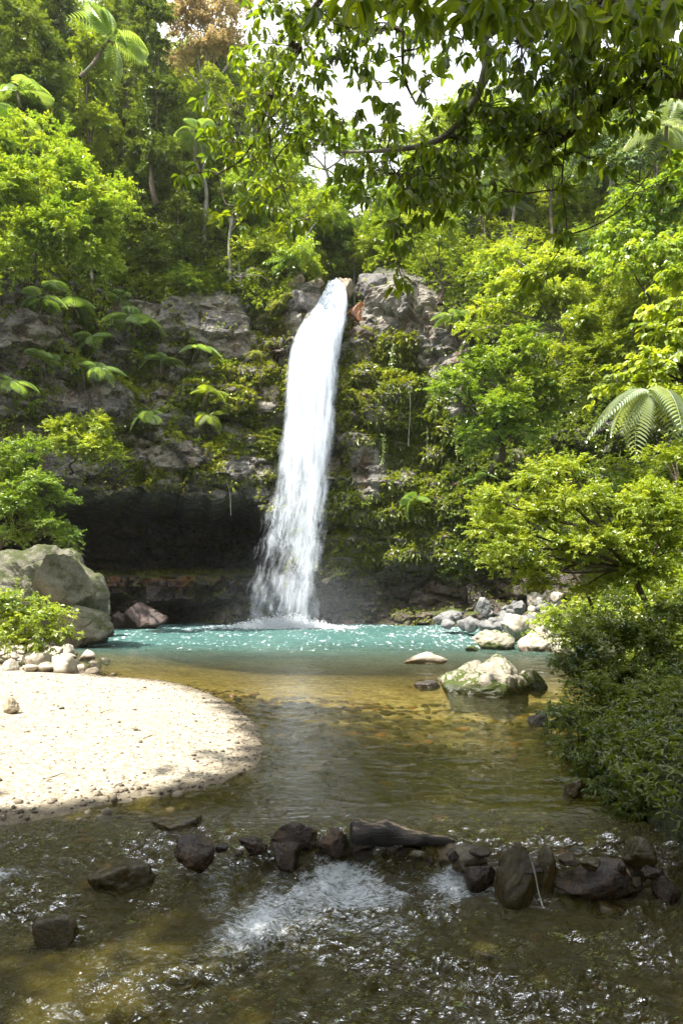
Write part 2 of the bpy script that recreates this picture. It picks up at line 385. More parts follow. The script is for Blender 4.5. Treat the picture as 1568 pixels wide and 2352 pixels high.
X = X+NX*disp; Y = Y+NY*disp; Z = Z+.25*blk*cliffm*0+ (1-cliffm)*.3*fbm(P0*.35,3,14)*sst(ZZ,1,4)
TV = np.stack([X,Y,Z], -1); nr, nc = ZZ.shape
TF = gridF(nr, nc)
mossA = sst(fbm(P0*.4,4,21), -.1, .9)-3.5*bare
soil = 1-cliffm
m, t = newmat('gorge_ground')
def gorge_mat():
    # rock where the wall is steep, dark soil and litter where the slope lies back
    src = R_CLIFF.node_tree
    ge = t.n('ShaderNodeNewGeometry'); pos = ge.outputs['Position']
    n = t.noise(pos, .8, 8, .62, .4); n2 = t.noise(pos, 4, 6, .65); n3 = t.noise(pos, 16, 4, .6)
    sx = t.n('ShaderNodeMapping', {'Vector': pos, 'Scale': (.5,.5,.09)}).outputs[0]
    stain = t.noise(sx, 2.2, 5, .6)
    col = t.ramp(t.math('ADD', t.math('MULTIPLY', n, .6), t.math('MULTIPLY', n2, .4)), [(.36,(.07,.066,.068)),(.5,(.23,.215,.20)),(.63,(.46,.41,.35))])
    col = t.mix(t.step(t.math('ADD', t.math('MULTIPLY', n3, .6), t.math('MULTIPLY', n, .4)),.53,.60), col, (.34,.33,.31))
    col = t.mix(t.math('MULTIPLY', t.step(stain,.5,.72), .7), col, (.13,.06,.025))
    col = t.mix(1.0, col, t.ramp(t.attr('block'), [(0,(.55,.56,.62)),(.4,(.9,.88,.86)),(.75,(.74,.74,.70)),(1,(1.25,1.18,1.0))]), 'MULTIPLY')
    zz_ = t.n('ShaderNodeSeparateXYZ', {0: pos}).outputs[2]
    col = t.mix(t.math('MULTIPLY', t.attr('cave'), t.math('MULTIPLY', t.step(zz_, 1.8, 2.6), t.step(t.math('ADD', n, t.math('MULTIPLY', n2, .5)), .7, .85))), col, (.30,.14,.03))
    z = t.n('ShaderNodeSeparateXYZ', {0: pos}).outputs[2]
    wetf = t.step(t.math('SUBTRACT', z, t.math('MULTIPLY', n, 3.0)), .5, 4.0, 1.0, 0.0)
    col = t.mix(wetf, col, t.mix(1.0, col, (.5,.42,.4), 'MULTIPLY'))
    nz = t.n('ShaderNodeSeparateXYZ', {0: ge.outputs['Normal']}).outputs[2]
    mk = t.math('ADD', t.math('MULTIPLY', nz, .3), t.noise(pos, 1.3, 7, .7)); mk = t.math('ADD', mk, t.math('MULTIPLY', t.attr('moss'), .16))
    mm = t.step(mk, .74, .86)
    col = t.mix(mm, col, t.mix(n2, (.03,.05,.006), (.13,.16,.02)))
    col = t.mix(t.attr('soil'), col, t.mix(n2, (.02,.03,.01), (.06,.065,.025)))
    h = t.math('ADD', t.math('MULTIPLY', n3, .3), t.math('MULTIPLY', n2, .9))
    crack = t.n('ShaderNodeTexVoronoi', {'Vector': t.n('ShaderNodeMapping', {'Vector': pos, 'Scale': (1,1,1.8)}).outputs[0], 'Scale': 1.3}, feature='DISTANCE_TO_EDGE').outputs['Distance']
    h = t.math('ADD', h, t.step(crack, 0, .06, 0, .4))
    bp = t.n('ShaderNodeBump', {'Height': h, 'Strength': .9, 'Distance': .18}).outputs[0]
    rgh = t.step(wetf, 0, 1, .75, .35)
    t.out(t.n('ShaderNodeBsdfPrincipled', {'Base Color': col, 'Roughness': rgh, 'Normal': bp}).outputs[0])
gorge_mat()
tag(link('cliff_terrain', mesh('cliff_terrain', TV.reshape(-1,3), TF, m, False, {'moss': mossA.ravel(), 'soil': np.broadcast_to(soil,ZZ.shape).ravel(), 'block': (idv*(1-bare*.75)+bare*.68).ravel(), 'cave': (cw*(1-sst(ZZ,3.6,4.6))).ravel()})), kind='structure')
# surface samples for everything that grows on the gorge
q4 = TV.reshape(-1,3)[TF]; e1 = q4[:,1]-q4[:,0]; e2 = q4[:,3]-q4[:,0]
cr = np.cross(e1, e2); TA = np.linalg.norm(cr, axis=1); TN = cr/np.maximum(TA,1e-9)[:,None]
cen = q4.mean(1)
ctr = np.array([-1.5, 22, 12.]); flip = np.sign(((ctr-cen)*TN).sum(1))*1.0
TN = TN*flip[:,None]
FCL = np.broadcast_to(cliffm,ZZ.shape)[:-1,:-1].ravel(); FH = ZZ[:-1,:-1].ravel()
NB = 1-.97*bare_at(cen)
def sample(n, w):
    p = TA*w*NB; p = p/p.sum(); i = RG.choice(len(TA), n, p=p)
    u, v = RG.random(n)[:,None], RG.random(n)[:,None]
    return q4[i,0]+(q4[i,1]-q4[i,0])*u+(q4[i,3]-q4[i,0])*v, TN[i], i

# ---------------------------------------------------------------- bed, beach, water
BE = np.array([(-5.1,14.6),(-3.5,13.7),(-2.14,11.6),(-1.26,9.44),(-.91,7.85),(-.87,6.9),(-1.14,6.18),(-1.62,5.8),(-2.06,5.5),(-2.3,5.25),(-2.54,5.09),
               (-4,4.6),(-8,3.8),(-16,3),(-16,24),(-9.2,24),(-8.2,20.5),(-6.9,17.5),(-6.0,15.6)])
BEs = np.vstack([spline(BE[:11], 60), BE[11:]])
def sdist(x, y, poly):
    d = np.full(x.shape, 1e9); inside = np.zeros(x.shape, bool); n = len(poly)
    for i in range(n):
        ax, ay = poly[i]; bx_, by_ = poly[(i+1) % n]; ex, ey = bx_-ax, by_-ay
        tt = np.clip(((x-ax)*ex+(y-ay)*ey)/(ex*ex+ey*ey), 0, 1)
        d = np.minimum(d, np.hypot(x-ax-tt*ex, y-ay-tt*ey))
        cnd = ((ay > y) != (by_ > y)) & (x < (bx_-ax)*(y-ay)/(by_-ay+1e-12)+ax); inside ^= cnd
    return np.where(inside, d, -d)
def water_z(x, y):                                    # mean level: pool at 0, stream 0.25 lower past the stones
    a = np.interp(x, [-3,-1.2,-.5,0,3], [3.4,3.9,4.5,4.62,4.45]); b = np.interp(x, [-3,-1.2,-.5,0,3], [5.4,5.3,5.15,4.92,4.75])
    return -.24*(1-sst(y, a, b))
def ground_z(x, y):
    d = sdist(x, y, BEs); w = 0.05*fbm(np.stack([x*.5,y*.5,x*0],-1),3,5)
    up = .012+.075*np.clip(d,0,3.5)+.02*np.clip(d-3.5,0,9)+w*sst(d,.1,1)
    dn = -.02-.11*np.clip(-d,0,2.6)-.03*np.clip(-d-2.6,0,6)
    deep = -1.0*sst(y, 16, 30)*sst(-d, 1, 6)
    z = np.where(d > 0, up, dn+deep)
    z = z + .04*fbm(np.stack([x*1.7,y*1.7,x*0],-1),3,6)*(d < -.2)
    return z + water_z(x,y)*(d < 0)*1.0, d
gx = np.r_[np.arange(-18,-6,.3), np.arange(-6,4,.07), np.arange(4,14.1,.3)]; gy = np.r_[np.arange(-19,1.5,.4), np.arange(1.5,16,.07), np.arange(16,48,.35)]
GX, GY = np.meshgrid(gx, gy); GZ, GD = ground_z(GX, GY)
GV = np.stack([GX,GY,GZ],-1).reshape(-1,3); GF = gridF(*GX.shape)
inb = GD.ravel()[GF].mean(1) > -.10
def sub(V, F, k):
    F = F[k]; u, inv = np.unique(F, return_inverse=True); return V[u], inv.reshape(F.shape), u
m_b, t = newmat('beach_sand'); pos = t.n('ShaderNodeNewGeometry').outputs['Position']
n1 = t.noise(pos, 1.3, 4); n2 = t.noise(pos, 38, 4, .7); vo = t.n('ShaderNodeTexVoronoi', {'Vector': pos, 'Scale': 34.0})
peb = t.n('ShaderNodeSeparateXYZ', {0: vo.outputs['Color']}).outputs[0]
col = t.ramp(t.math('ADD', t.math('MULTIPLY', n2, .5), t.math('MULTIPLY', peb, .5)), [(.2,(.16,.13,.085)),(.5,(.33,.285,.21)),(.8,(.50,.445,.35))])
col = t.mix(t.step(t.math('ADD', t.attr('shore'), t.math('MULTIPLY', t.math('SUBTRACT', t.noise(pos, 3.5, 4, .6), .5), .7)), .08, .45, .85, 0.0), col, (.10,.08,.05))
bp = t.n('ShaderNodeBump', {'Height': t.math('ADD', n2, t.math('MULTIPLY', vo.outputs['Distance'], -.8)), 'Strength': .7, 'Distance': .02}).outputs[0]
t.out(t.n('ShaderNodeBsdfPrincipled', {'Base Color': col, 'Roughness': .85, 'Normal': bp}).outputs[0])
V, F, u = sub(GV, GF, inb); tag(link('beach', mesh('beach', V, F, m_b, True, {'shore': GD.ravel()[u]})), kind='structure')
m_r, t = newmat('riverbed_gravel'); pos = t.n('ShaderNodeNewGeometry').outputs['Position']
n1 = t.noise(pos, .9, 5, .6); vo = t.n('ShaderNodeTexVoronoi', {'Vector': pos, 'Scale': 12.0}); peb = t.n('ShaderNodeSeparateXYZ', {0: vo.outputs['Color']}).outputs[0]
col = t.ramp(t.math('ADD', t.math('MULTIPLY', n1, .65), t.math('MULTIPLY', peb, .35)), [(.25,(.14,.11,.05)),(.45,(.30,.24,.13)),(.6,(.45,.37,.21)),(.8,(.58,.50,.33))])
col = t.mix(t.step(t.n('ShaderNodeSeparateXYZ', {0: pos}).outputs[1], 8.0, 12.5, .82, 0.0), col, (.035,.03,.009))  # near gravel coloured darker to stand in for the canopy's shade
bp = t.n('ShaderNodeBump', {'Height': vo.outputs['Distance'], 'Strength': .6, 'Distance': .04}).outputs[0]
t.out(t.n('ShaderNodeBsdfPrincipled', {'Base Color': col, 'Roughness': .8, 'Normal': bp}).outputs[0])
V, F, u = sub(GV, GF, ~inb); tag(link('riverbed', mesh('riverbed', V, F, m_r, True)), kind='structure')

wx = [-2.6]; 
wx = np.r_[np.arange(-14,-5,.2), np.arange(-5,-2.8,.06), np.arange(-2.8,2.8,.018), np.arange(2.8,5,.06), np.arange(5,14,.15)]
wy = [-19., -12, -4., -2, 0, .8, 1.4]
while wy[-1] < 44: wy.append(wy[-1]+.004+.0042*wy[-1])
wy = np.array(wy); WX, WY = np.meshgrid(wx, wy)
base = water_z(WX, WY)
def ridged(P, o, seed):
    r = 0; a = 1
    for k in range(o):
        r = r+a*(1-np.abs(vnoise(P*(2.0**k)+k*9.1, seed+k))*2); a *= .5
    return r
wv = np.stack([WX, WY, WX*0], -1)
warp = np.stack([fbm(wv*.9,2,101), fbm(wv*.9,2,102), WX*0], -1)
Pn = (wv+warp*.35)
rap = (1-sst(WY, 4.6, 5.6))                                     # rapids below the stones
left = 1-sst(WX,-1.2,0.2)
turb = ridged(Pn*np.array([5.5,9.0,1]), 3, 110)-.9
swell = fbm(Pn*np.array([1.6,2.6,1]),3,120)
calm = fbm(Pn*np.array([3.0,8.0,1]),4,130)
chop = fbm(wv*np.array([1.4,2.6,1]),4,140,.6)
amp_r = .040*(.35+.65*sst(swell,-.6,.6))
WZ = base + rap*(turb*amp_r+swell*.012) + (1-rap)*(calm*.010*(1-sst(WY,9,20))+chop*.05*sst(WY,13,28)) + rap*left*.012*fbm(Pn*np.array([2.2,5,1]),2,150)
dst = sdist(WX, WY, BEs)
WZ = WZ + (dst > -.5)*0
gz, _ = ground_z(WX, WY)
weir = np.where(WY > 4.72, np.exp(-((WY-4.72)/.10)**2), np.exp(-((WY-4.72)/.50)**2))*(.35+.65*sst(WX,-.9,-.1))*sst(WX,-1.3,-.7)*(1-.75*sst(WX,1.0,1.7))
fo = weir*.50*sst(fbm((wv+warp*.35)*np.array([6.5,2.6,1]),4,161),-1.1,.5) + .12*np.exp(-((WY-4.15)/.4)**2)*np.exp(-((WX-.05)/.5)**2) + .55*np.exp(-((WX+.62)/.28)**2)*np.exp(-((WY-4.1)/.3)**2)
fo += .45*np.exp(-((WY-4.75-.12*WX)/.10)**2)*(1-sst(WX,-1.4,-1.0)) + .6*np.exp(-((WX+1.25)/.25)**2)*np.exp(-((WY-3.2)/.12)**2)
fo += .6*np.exp(-((WX-2.15)/.2)**2)*np.exp(-((WY-3.9)/.35)**2)
fo += 1.2*np.exp(-((WY-38.3)/1.3)**2)*sst(WX,-6.6,-5.2)*(1-sst(WX,-.8,.6))
fo += .46*rap*sst(fbm(Pn*np.array([1.1,1.6,1]),3,163),-.5,.3)*(1-.6*sst(WX,.8,1.6))  # pale streaks painted over the rapids in place of sky reflections
fo += .45*np.exp(-((dst+.35)/.10)**2)*(WY > 8.0)*sst(fbm(wv*1.4,2,160),.0,.5)
WZ = WZ + rap*.02*np.clip(fo,0,1)*fbm(wv*14,3,170)
turbid = .04+.34*(1-sst(WY,5,12.5))+sst(WY+1.6*fbm(wv*.3,3,180), 12, 28)*.78
m_w, t = newmat('river_water'); ge = t.n('ShaderNodeNewGeometry'); pos = ge.outputs['Position']
mp = t.n('ShaderNodeMapping', {'Vector': pos, 'Scale': (1,1.9,1)}).outputs[0]
h = t.math('ADD', t.noise(mp, 7, 3, .6, .6), t.math('MULTIPLY', t.noise(mp, 24, 3, .6, .4), .35))
h = t.math('ADD', h, t.math('MULTIPLY', t.noise(mp, 2.2, 3, .6, .4), t.attr('far')))
bp = t.n('ShaderNodeBump', {'Height': h, 'Strength': t.attr('chop'), 'Distance': .11}).outputs[0]
fr_ = t.n('ShaderNodeFresnel', {'IOR': 1.42, 'Normal': bp}).outputs[0]
tr = t.n('ShaderNodeBsdfTransparent', {'Color': (.70,.68,.46,1)}).outputs[0]
df = t.n('ShaderNodeBsdfDiffuse', {'Color': t.mix(t.step(t.n('ShaderNodeSeparateXYZ', {0: pos}).outputs[1], 11, 26), (.08,.065,.008), t.mix(t.noise(pos,.6,3), (.035,.105,.095), (.08,.165,.145)))}).outputs[0]
body = t.sh(t.attr('turbid'), tr, df)
gl = t.n('ShaderNodeBsdfGlossy', {'Color': (1,1,1,1), 'Roughness': .06, 'Normal': bp}).outputs[0]
wat = t.sh(fr_, body, gl)
mpf = t.n('ShaderNodeMapping', {'Vector': pos, 'Scale': (.8,2.2,1), 'Rotation': (0,0,.12)}).outputs[0]
fn = t.noise(mpf, 21, 5, .78, .9)
ff = t.step(t.math('ADD', t.math('MULTIPLY', t.attr('foam_glint'), .42), t.math('MULTIPLY', fn, .75)), .60, .88, 0.0, .8)
fk = t.noise(t.n('ShaderNodeMapping', {'Vector': pos, 'Scale': (5,1.3,1)}).outputs[0], 1, 3, .7)
ff = t.math('MAXIMUM', ff, t.step(t.math('ADD', fk, t.math('MULTIPLY', t.attr('glint_fleck'), .25)),   .75, .83, 0.0, .6))  # painted white glints on the far pool, plus churn below the fall
foam_glint = t.n('ShaderNodeBsdfDiffuse', {'Color': (.62,.67,.72,1)}).outputs[0]
t.out(t.sh(ff, wat, foam_glint))
ch = .22+.75*sst(WY,11,22)+.9*rap
tag(link('river_water', mesh('river_water', np.stack([WX,WY,WZ],-1).reshape(-1,3), gridF(*WX.shape), m_w, True,
    {'foam_glint': np.clip(fo,0,1.3).ravel(), 'turbid': turbid.ravel(), 'chop': ch.ravel(), 'far': (4.5*sst(WY,12,26)).ravel(), 'glint_fleck': (sst(WY,13,29)*(.78+.25*fbm(wv*.4,3,190))+.9*np.exp(-((WY-37.8)/1.6)**2)*sst(WX,-8,-5)*(1-sst(WX,0,1.5))).ravel()})), kind='structure')

# ---------------------------------------------------------------- waterfall
WL = np.array([(281,326,344),(292,322,347),(305,316,348),(318,305,346),(330,298,343),(350,292,340),(370,289,338),(435,283,335),(500,272,331),(560,259,328),(600,249,326),(627,243,325)], float)
WR = empty('waterfall', (-3.2,38.4,0), 'tall white waterfall plunging from the notch into the turquoise pool', 'waterfall')
def fallmat(name, seed, dens, lo, hi):
    m, t = newmat(name); uv = t.n('ShaderNodeUVMap').outputs[0]
    mp = t.n('ShaderNodeMapping', {'Vector': uv, 'Location': (seed*3.7, seed*1.9, 0), 'Scale': (1,1,1)}).outputs[0]
    w = t.noise(mp, 1.1, 3, .5)
    wv_ = t.n('ShaderNodeVectorMath', {0: mp, 1: t.n('ShaderNodeCombineXYZ', {0: t.math('MULTIPLY', w, .25), 1: t.math('MULTIPLY', w, .3)}).outputs[0]}, operation='ADD').outputs[0]
    a = t.noise(t.n('ShaderNodeMapping', {'Vector': wv_, 'Scale': (3.2,.42,1)}).outputs[0], 1, 5, .62, .4)
    b = t.noise(t.n('ShaderNodeMapping', {'Vector': wv_, 'Scale': (13,.55,1)}).outputs[0], 1, 3, .55)
    c = t.noise(t.n('ShaderNodeMapping', {'Vector': wv_, 'Scale': (1.4,.8,1)}).outputs[0], 1, 3, .6, 1)
    s = t.math('ADD', t.math('ADD', t.math('MULTIPLY', a, .5), t.math('MULTIPLY', b, .3)), t.math('MULTIPLY', c, .25))
    s = t.math('ADD', s, t.math('MULTIPLY', t.attr('dens'), .30))
    s = t.math('SUBTRACT', s, t.math('MULTIPLY', t.math('SUBTRACT', 1.0, t.attr('edge')), .34))
    al = t.math('MULTIPLY', t.step(s, lo, hi, 0.0, dens), t.step(t.attr('edge'), 0.0, .25))
    nv = t.n('ShaderNodeVectorMath', {0: t.n('ShaderNodeNewGeometry').outputs['Normal'], 1: (0,0,1.1)}, operation='ADD').outputs[0]
    nv = t.n('ShaderNodeVectorMath', {0: nv}, operation='NORMALIZE').outputs[0]
    df = t.n('ShaderNodeBsdfDiffuse', {'Color': (.58,.64,.71,1), 'Normal': nv}).outputs[0]
    tl = t.n('ShaderNodeBsdfTranslucent', {'Color': (.60,.67,.75,1)}).outputs[0]
    t.out(t.sh(al, t.n('ShaderNodeBsdfTransparent').outputs[0], t.sh(.3, df, tl))); return m
def curtain(k, ins, dy, mat, nm='water_curtain', lo=0., hi=1.):
    n, mcols = 150, 40
    py = np.linspace(281, 627, n); u = np.linspace(0,1,mcols)
    tt = (py-281)/346; Yd = 42.3-3.4*tt**.6-dy*np.minimum(1,tt*6)
    l = np.interp(py, WL[:,0], WL[:,1]); r = np.interp(py, WL[:,0], WL[:,2])
    wl = (r-l); l2 = l+wl*(lo+ins-.02-.36*tt); r2 = l+wl*(hi-ins+.02+.10*tt)
    PX = l2[:,None]+(r2-l2)[:,None]*u[None]
    Yg = np.broadcast_to(Yd[:,None], PX.shape)
    V = np.stack([(PX-CX)/F_*Yg, Yg, CH-(py[:,None]-HZ)/F_*Yg+0*PX], -1)
    rg = fbm(np.stack([V[...,0]*2.0, V[...,2]*.22, V[...,0]*0+k*9.], -1), 3, 200+k)
    V[...,1] += rg*.22*np.minimum(1,tt*5)[:,None] - .45*np.sin(PI*u)[None]*np.minimum(1,tt*3+.3)[:,None]
    V[...,0] += .035*fbm(np.stack([V[...,2]*.5,u[None]*2+V[...,2]*0,V[...,0]*0+k],-1),2,300+k)*np.minimum(1,tt*4)[:,None]
    V[...,2] -= (.30*(2*u[None]-1)**2+.16*vnoise(np.stack([u*7+k*3,u*0,u*0],-1),510)[None])*(1-sst(tt,0,.06))[:,None]
    V[...,2] = np.maximum(V[...,2], -.15)
    nz = fbm(np.stack([V[...,0]*0+k*5.+u[None]*2, V[...,2]*.35, V[...,0]*0],-1), 3, 400+k)*.07
    eg = sst(u[None]+nz, -.02, .22+.15*tt[:,None])*(1-sst(u[None]+nz, .84-.10*tt[:,None], 1.02)); eg = np.where((u[None]<.001)|(u[None]>.999), 0, eg)
    de = np.broadcast_to((1-1.1*sst(tt,.03,.9))[:,None], eg.shape)+.25*np.exp(-((u[None]-.72)/.18)**2)
    me = mesh(nm, V.reshape(-1,3), gridF(n, mcols), mat, True, {'edge': eg.ravel(), 'dens': de.ravel()})
    ul = me.uv_layers.new(name='UVMap'); vi = np.zeros(len(me.loops), np.int32); me.loops.foreach_get('vertex_index', vi)
    UV = np.stack([V[...,0]-.13*(V[...,2]-20)*(.5-u[None])*2-(V[...,0].mean(1))[:,None], V[...,2]], -1).reshape(-1,2)[vi]
    UV = np.stack([(u[None]-.5)*2.7+V[...,2]*0, V[...,2]], -1).reshape(-1,2)[vi]; ul.data.foreach_set('uv', UV.astype(np.float32).ravel())
    me.transform(__import__('mathutils').Matrix.Translation((3.2,-38.4,0)))
    return link(nm, me, WR)
for k, (ins, dy, de, lo, hi) in enumerate([(.04,0,.86,.36,.82),(.02,.3,.65,.46,.88),(.0,.6,.6,.50,.90),(.0,.9,.6,.52,.95),(.03,1.2,.55,.55,.98)]):
    curtain(k, ins, dy, fallmat('falling_water', k+1, de, lo, hi))
# splash: ragged crest of droplets where it lands
g = Geo(); n = 5200
xs = RG.normal(-3.2, 1.35, n); zz = np.abs(RG.normal(0,.28,n))*np.exp(-((xs+3.2)/2.6)**2); ys = 38.2+RG.normal(0,.6,n)
dr, df_ = ICO[0]; dr = dr*np.array([.8,.8,1.4]); df4 = np.c_[df_, df_[:,2]]
for r_ in (RG.uniform(.012,.04,n),):
    V = (np.stack([xs,ys,zz],-1)[:,None]+dr[None]*r_[:,None,None]).reshape(-1,3)
    F = (df_[None]+(np.arange(n)*12)[:,None,None]).reshape(-1,3)
m_s, t = newmat('spray_drop'); t.out(t.sh(.5, t.n('ShaderNodeBsdfDiffuse', {'Color': (.85,.88,.9,1)}).outputs[0], t.n('ShaderNodeBsdfTranslucent', {'Color': (.85,.88,.9,1)}).outputs[0]))
o = link('spray', mesh('spray', V-np.array([-3.2,38.4,0]), F, m_s, True), WR); o['kind'] = 'stuff'
# mist
m_m, t = newmat('mist_air'); tc = t.n('ShaderNodeTexCoord').outputs['Object']
ln = t.n('ShaderNodeVectorMath', {0: tc}, operation='LENGTH').outputs['Value']
ms = t.math('MULTIPLY', t.step(ln, .15, 1.0, 1.0, 0.0), t.step(t.noise(tc, 2.6, 4, .6), .3, .7, .35, 1.0))
vs = t.n('ShaderNodeVolumePrincipled', {'Color': (.86,.92,1,1), 'Density': t.math('MULTIPLY', ms, .04), 'Anisotropy': .2})
t.n('ShaderNodeOutputMaterial', {'Volume': vs.outputs[0]})
dV, dF = ICO[3]
o = link('mist', mesh('mist', dV, dF, m_m, True)); o.location = (-2.6,36.6,.8); o.scale = (6.5,3.2,4.6); tag(o, kind='stuff')

# ================================================================ ROCKS
TPX, TPY = pix15(TV.reshape(-1,3)); TYv = TV.reshape(-1,3)[:,1]
def surfY(px, py, r=9):
    k = (np.abs(TPX-px) < r) & (np.abs(TPY-py) < r) & (TYv > 4)
    return TYv[k].min() if k.any() else 40.0
def surf(px, py, lift=0.0): return at15(px, py, surfY(px, py)-lift)
K15 = 682/1568/F_
def rockpx(x0, x1, top, bot, mat, label, z0=0.0, Y=None, name='rock', seed=0, rz=0.0, depth=1.0, sub=4, sharp=.9, sink=.55, group=None, tilt=(0,0), cat='rock', rough=.06):
    if Y is None: Y = (CH-z0)/(bot*682/1568-HZ)*F_
    w = (x1-x0)*K15*Y; h = (bot-top)*K15*Y; c = at15((x0+x1)/2, bot, Y)
    zb = c[2]-h*sink; H = h*(1+sink)
    return rock(name, (c[0], Y+w*.25*depth, zb+H/2), (w/2/.80, w/2/.80*depth, H/2/.80), mat, label, cat, group, seed, rz, sub, sharp, rough, tilt)
W = -.2; rs0 = np.random.default_rng(21)
rockpx(338,455,1884,1916, R_WETGREEN, 'flat olive brown stone awash in the shallow run beside the beach', -.06, seed=3, depth=.8, sharp=.5)
rockpx(398,492,1926,2004, R_WET, 'pointed dark wet stone standing alone in the rapids', -.12, seed=9, depth=.8, rz=.6, sink=.12)
rockpx(200,346,1988,2040, R_WETGREEN, 'rounded olive stone with water sliding over it in the left rapids', -.17, seed=4, depth=.8, sharp=.35)
rockpx(545,614,1924,1954, R_WET, 'small dark wet stone left of the brown weir stone', -.05, seed=12, depth=.9)
rockpx(618,728,1892,1938, R_WET, 'brown block of the stone weir just left of the log', -.03, seed=15, depth=.7, rz=.3)
rockpx(626,692,1938,1984, R_WET, 'brown wet cobble below the weir in white water', -.12, seed=18, depth=.9, sharp=.6)
rockpx(728,802,1908,1950, R_WET, 'small brown stone touching the thick end of the log', -.05, seed=21, depth=.9)
rockpx(770,912,1934,1992, R_WET, 'black rock under the dark log', -.2, seed=24, depth=.7, sink=.2)
rockpx(898,1002,1938,1992, R_WET, 'squat black rock with water spilling both sides under the tail of the log', -.2, seed=27, depth=.7, sharp=.7)
rockpx(1000,1122,1946,2004, R_WETGREEN, 'broad brown wet rock in the middle of the weir', -.2, seed=30, depth=.7, sharp=.7)
rockpx(1068,1142,1992,2038, R_WET, 'low algae dark rock at the foot of the tall slab', W, seed=33, depth=.9, sharp=.6)
rockpx(1142,1236,1944,2060, R_WETGREEN, 'tall upright slab of wet stone in the weir', W, seed=36, depth=.6, tilt=(0,.12), rz=.2)
rockpx(1222,1278,1948,2040, R_WETGREEN, 'narrow upright stone leaning beside the tall slab', W, seed=39, depth=.8, sharp=.6)
rockpx(1270,1502,1984,2046, R_WET, 'wide low black rock with stream water pouring over its left end', W, seed=42, depth=.45, sharp=.5)
rockpx(1440,1516,1930,1980, R_WETGREEN, 'rounded brown stone in the pool near the right bank', 0, seed=45, sharp=.3)
rockpx(70,178,2106,2162, R_WETGREEN, 'reddish brown stone under a white ripple at the lower left', -.22, seed=48, depth=.6, sharp=.5)
rockpx(1296,1350,1792,1830, R_WETGREEN, 'round brown stone on the dark right bank', 0, seed=51, sharp=.5)
rockpx(1505,1568,2020,2060, R_WET, 'dark stone at the right frame edge in the small spill', W, seed=53, sharp=.5)
for k in range(32):
    px = 470+k*33+rs0.uniform(-14,14); top = np.interp(px, [470,800,1000,1200,1540], [1928,1934,1950,1968,1985])+rs0.uniform(-10,10)+(22 if k % 2 == 0 else 0); w_ = rs0.uniform(18,62)
    rockpx(px-w_/2, px+w_/2, top+2, top+rs0.uniform(16,26), R_WET if k % 3 else R_WETGREEN, 'small dark wet stone packed into the weir', -.05 if k % 2 else -.15, name='stone', seed=300+2*(k % 6), rz=k*1.7, sub=3, cat='stone', group='small stones packed in the weir', depth=.9)
for k in range(16):
    px = rs0.uniform(20, 1500); py = rs0.uniform(2070, 2330); w_ = rs0.uniform(50,110)
    rockpx(px-w_/2, px+w_/2, py, py+rs0.uniform(14,22), R_WETGREEN, 'drowned brown stone under the rapids', -.30, name='stone', seed=300+2*(k % 6), rz=k*1.7, sub=3, cat='stone', group='drowned stones under the rapids', depth=.8, sink=1.2)
# log
lg = empty('log', at15(900,1935,4.78), 'waterlogged black log with a pale worn top lying across the weir stones', 'log')
p = spline([at15(806,1912,4.74), at15(850,1914,4.76), at15(930,1924,4.78), at15(1040,1938,4.84)], 26); rad = np.interp(np.linspace(0,1,26), [0,.05,.5,1], [.065,.092,.080,.03])
g = Geo(); g.tube(p, rad, 14); V = g.V[0]; ax_ = np.repeat(p, 14, 0); V = ax_+(V-ax_)*(1+.25*fbm(V*np.array([6,30,30]),3,5)[:,None]); g.V[0] = V
m_l, t = newmat('log_bark'); ge = t.n('ShaderNodeNewGeometry'); po = ge.outputs['Position']
mp = t.n('ShaderNodeMapping', {'Vector': po, 'Scale': (4,30,30)}).outputs[0]; nn = t.noise(mp, 2, 5, .7)
nz = t.n('ShaderNodeSeparateXYZ', {0: ge.outputs['Normal']}).outputs[2]
c_ = t.mix(t.step(t.math('ADD', t.math('MULTIPLY', nz, .5), nn), .90, 1.04), (.012,.009,.007), (.26,.19,.12))
t.out(t.n('ShaderNodeBsdfPrincipled', {'Base Color': c_, 'Roughness': .45, 'Normal': t.n('ShaderNodeBump', {'Height': nn, 'Strength': .8, 'Distance': .02}).outputs[0]}).outputs[0])
link('stem', g.mesh('stem', m_l, True, lg.location), lg)
e_ = p[0]; g = Geo(); th = np.linspace(0,2*PI,15)[:-1]
ring = V[:14]; VV = np.vstack([ring, [e_+[.012,0,0]]]); FF = np.array([(i,(i+1)%14,14) for i in range(14)])
link('cut_end', mesh('cut_end', VV-np.array(lg.location), FF, m_l, False), lg)
g = Geo(); g.tube(spline([at15(1214,1962,4.35), at15(1226,2000,4.3), at15(1236,2050,4.2), at15(1246,2085,4.05)], 10), [.006]*5+[.004]*5, 5)
tag(link('stick', g.mesh('stick', BARK_PALE)), 'thin pale stick leaning on the tall weir slab', 'stick')
g = Geo(); c = at15(1420,1998,4.45); put_leaves(g, [c+[0,0,.03]], [[.7,-.5,-.5]], [[0,-.3,1]], .10, .03, T_MID, [.9])
tag(link('fallen_leaf', g.mesh('fallen_leaf', L_DEAD)), 'yellow brown leaf stuck on the wide low black rock', 'leaf')

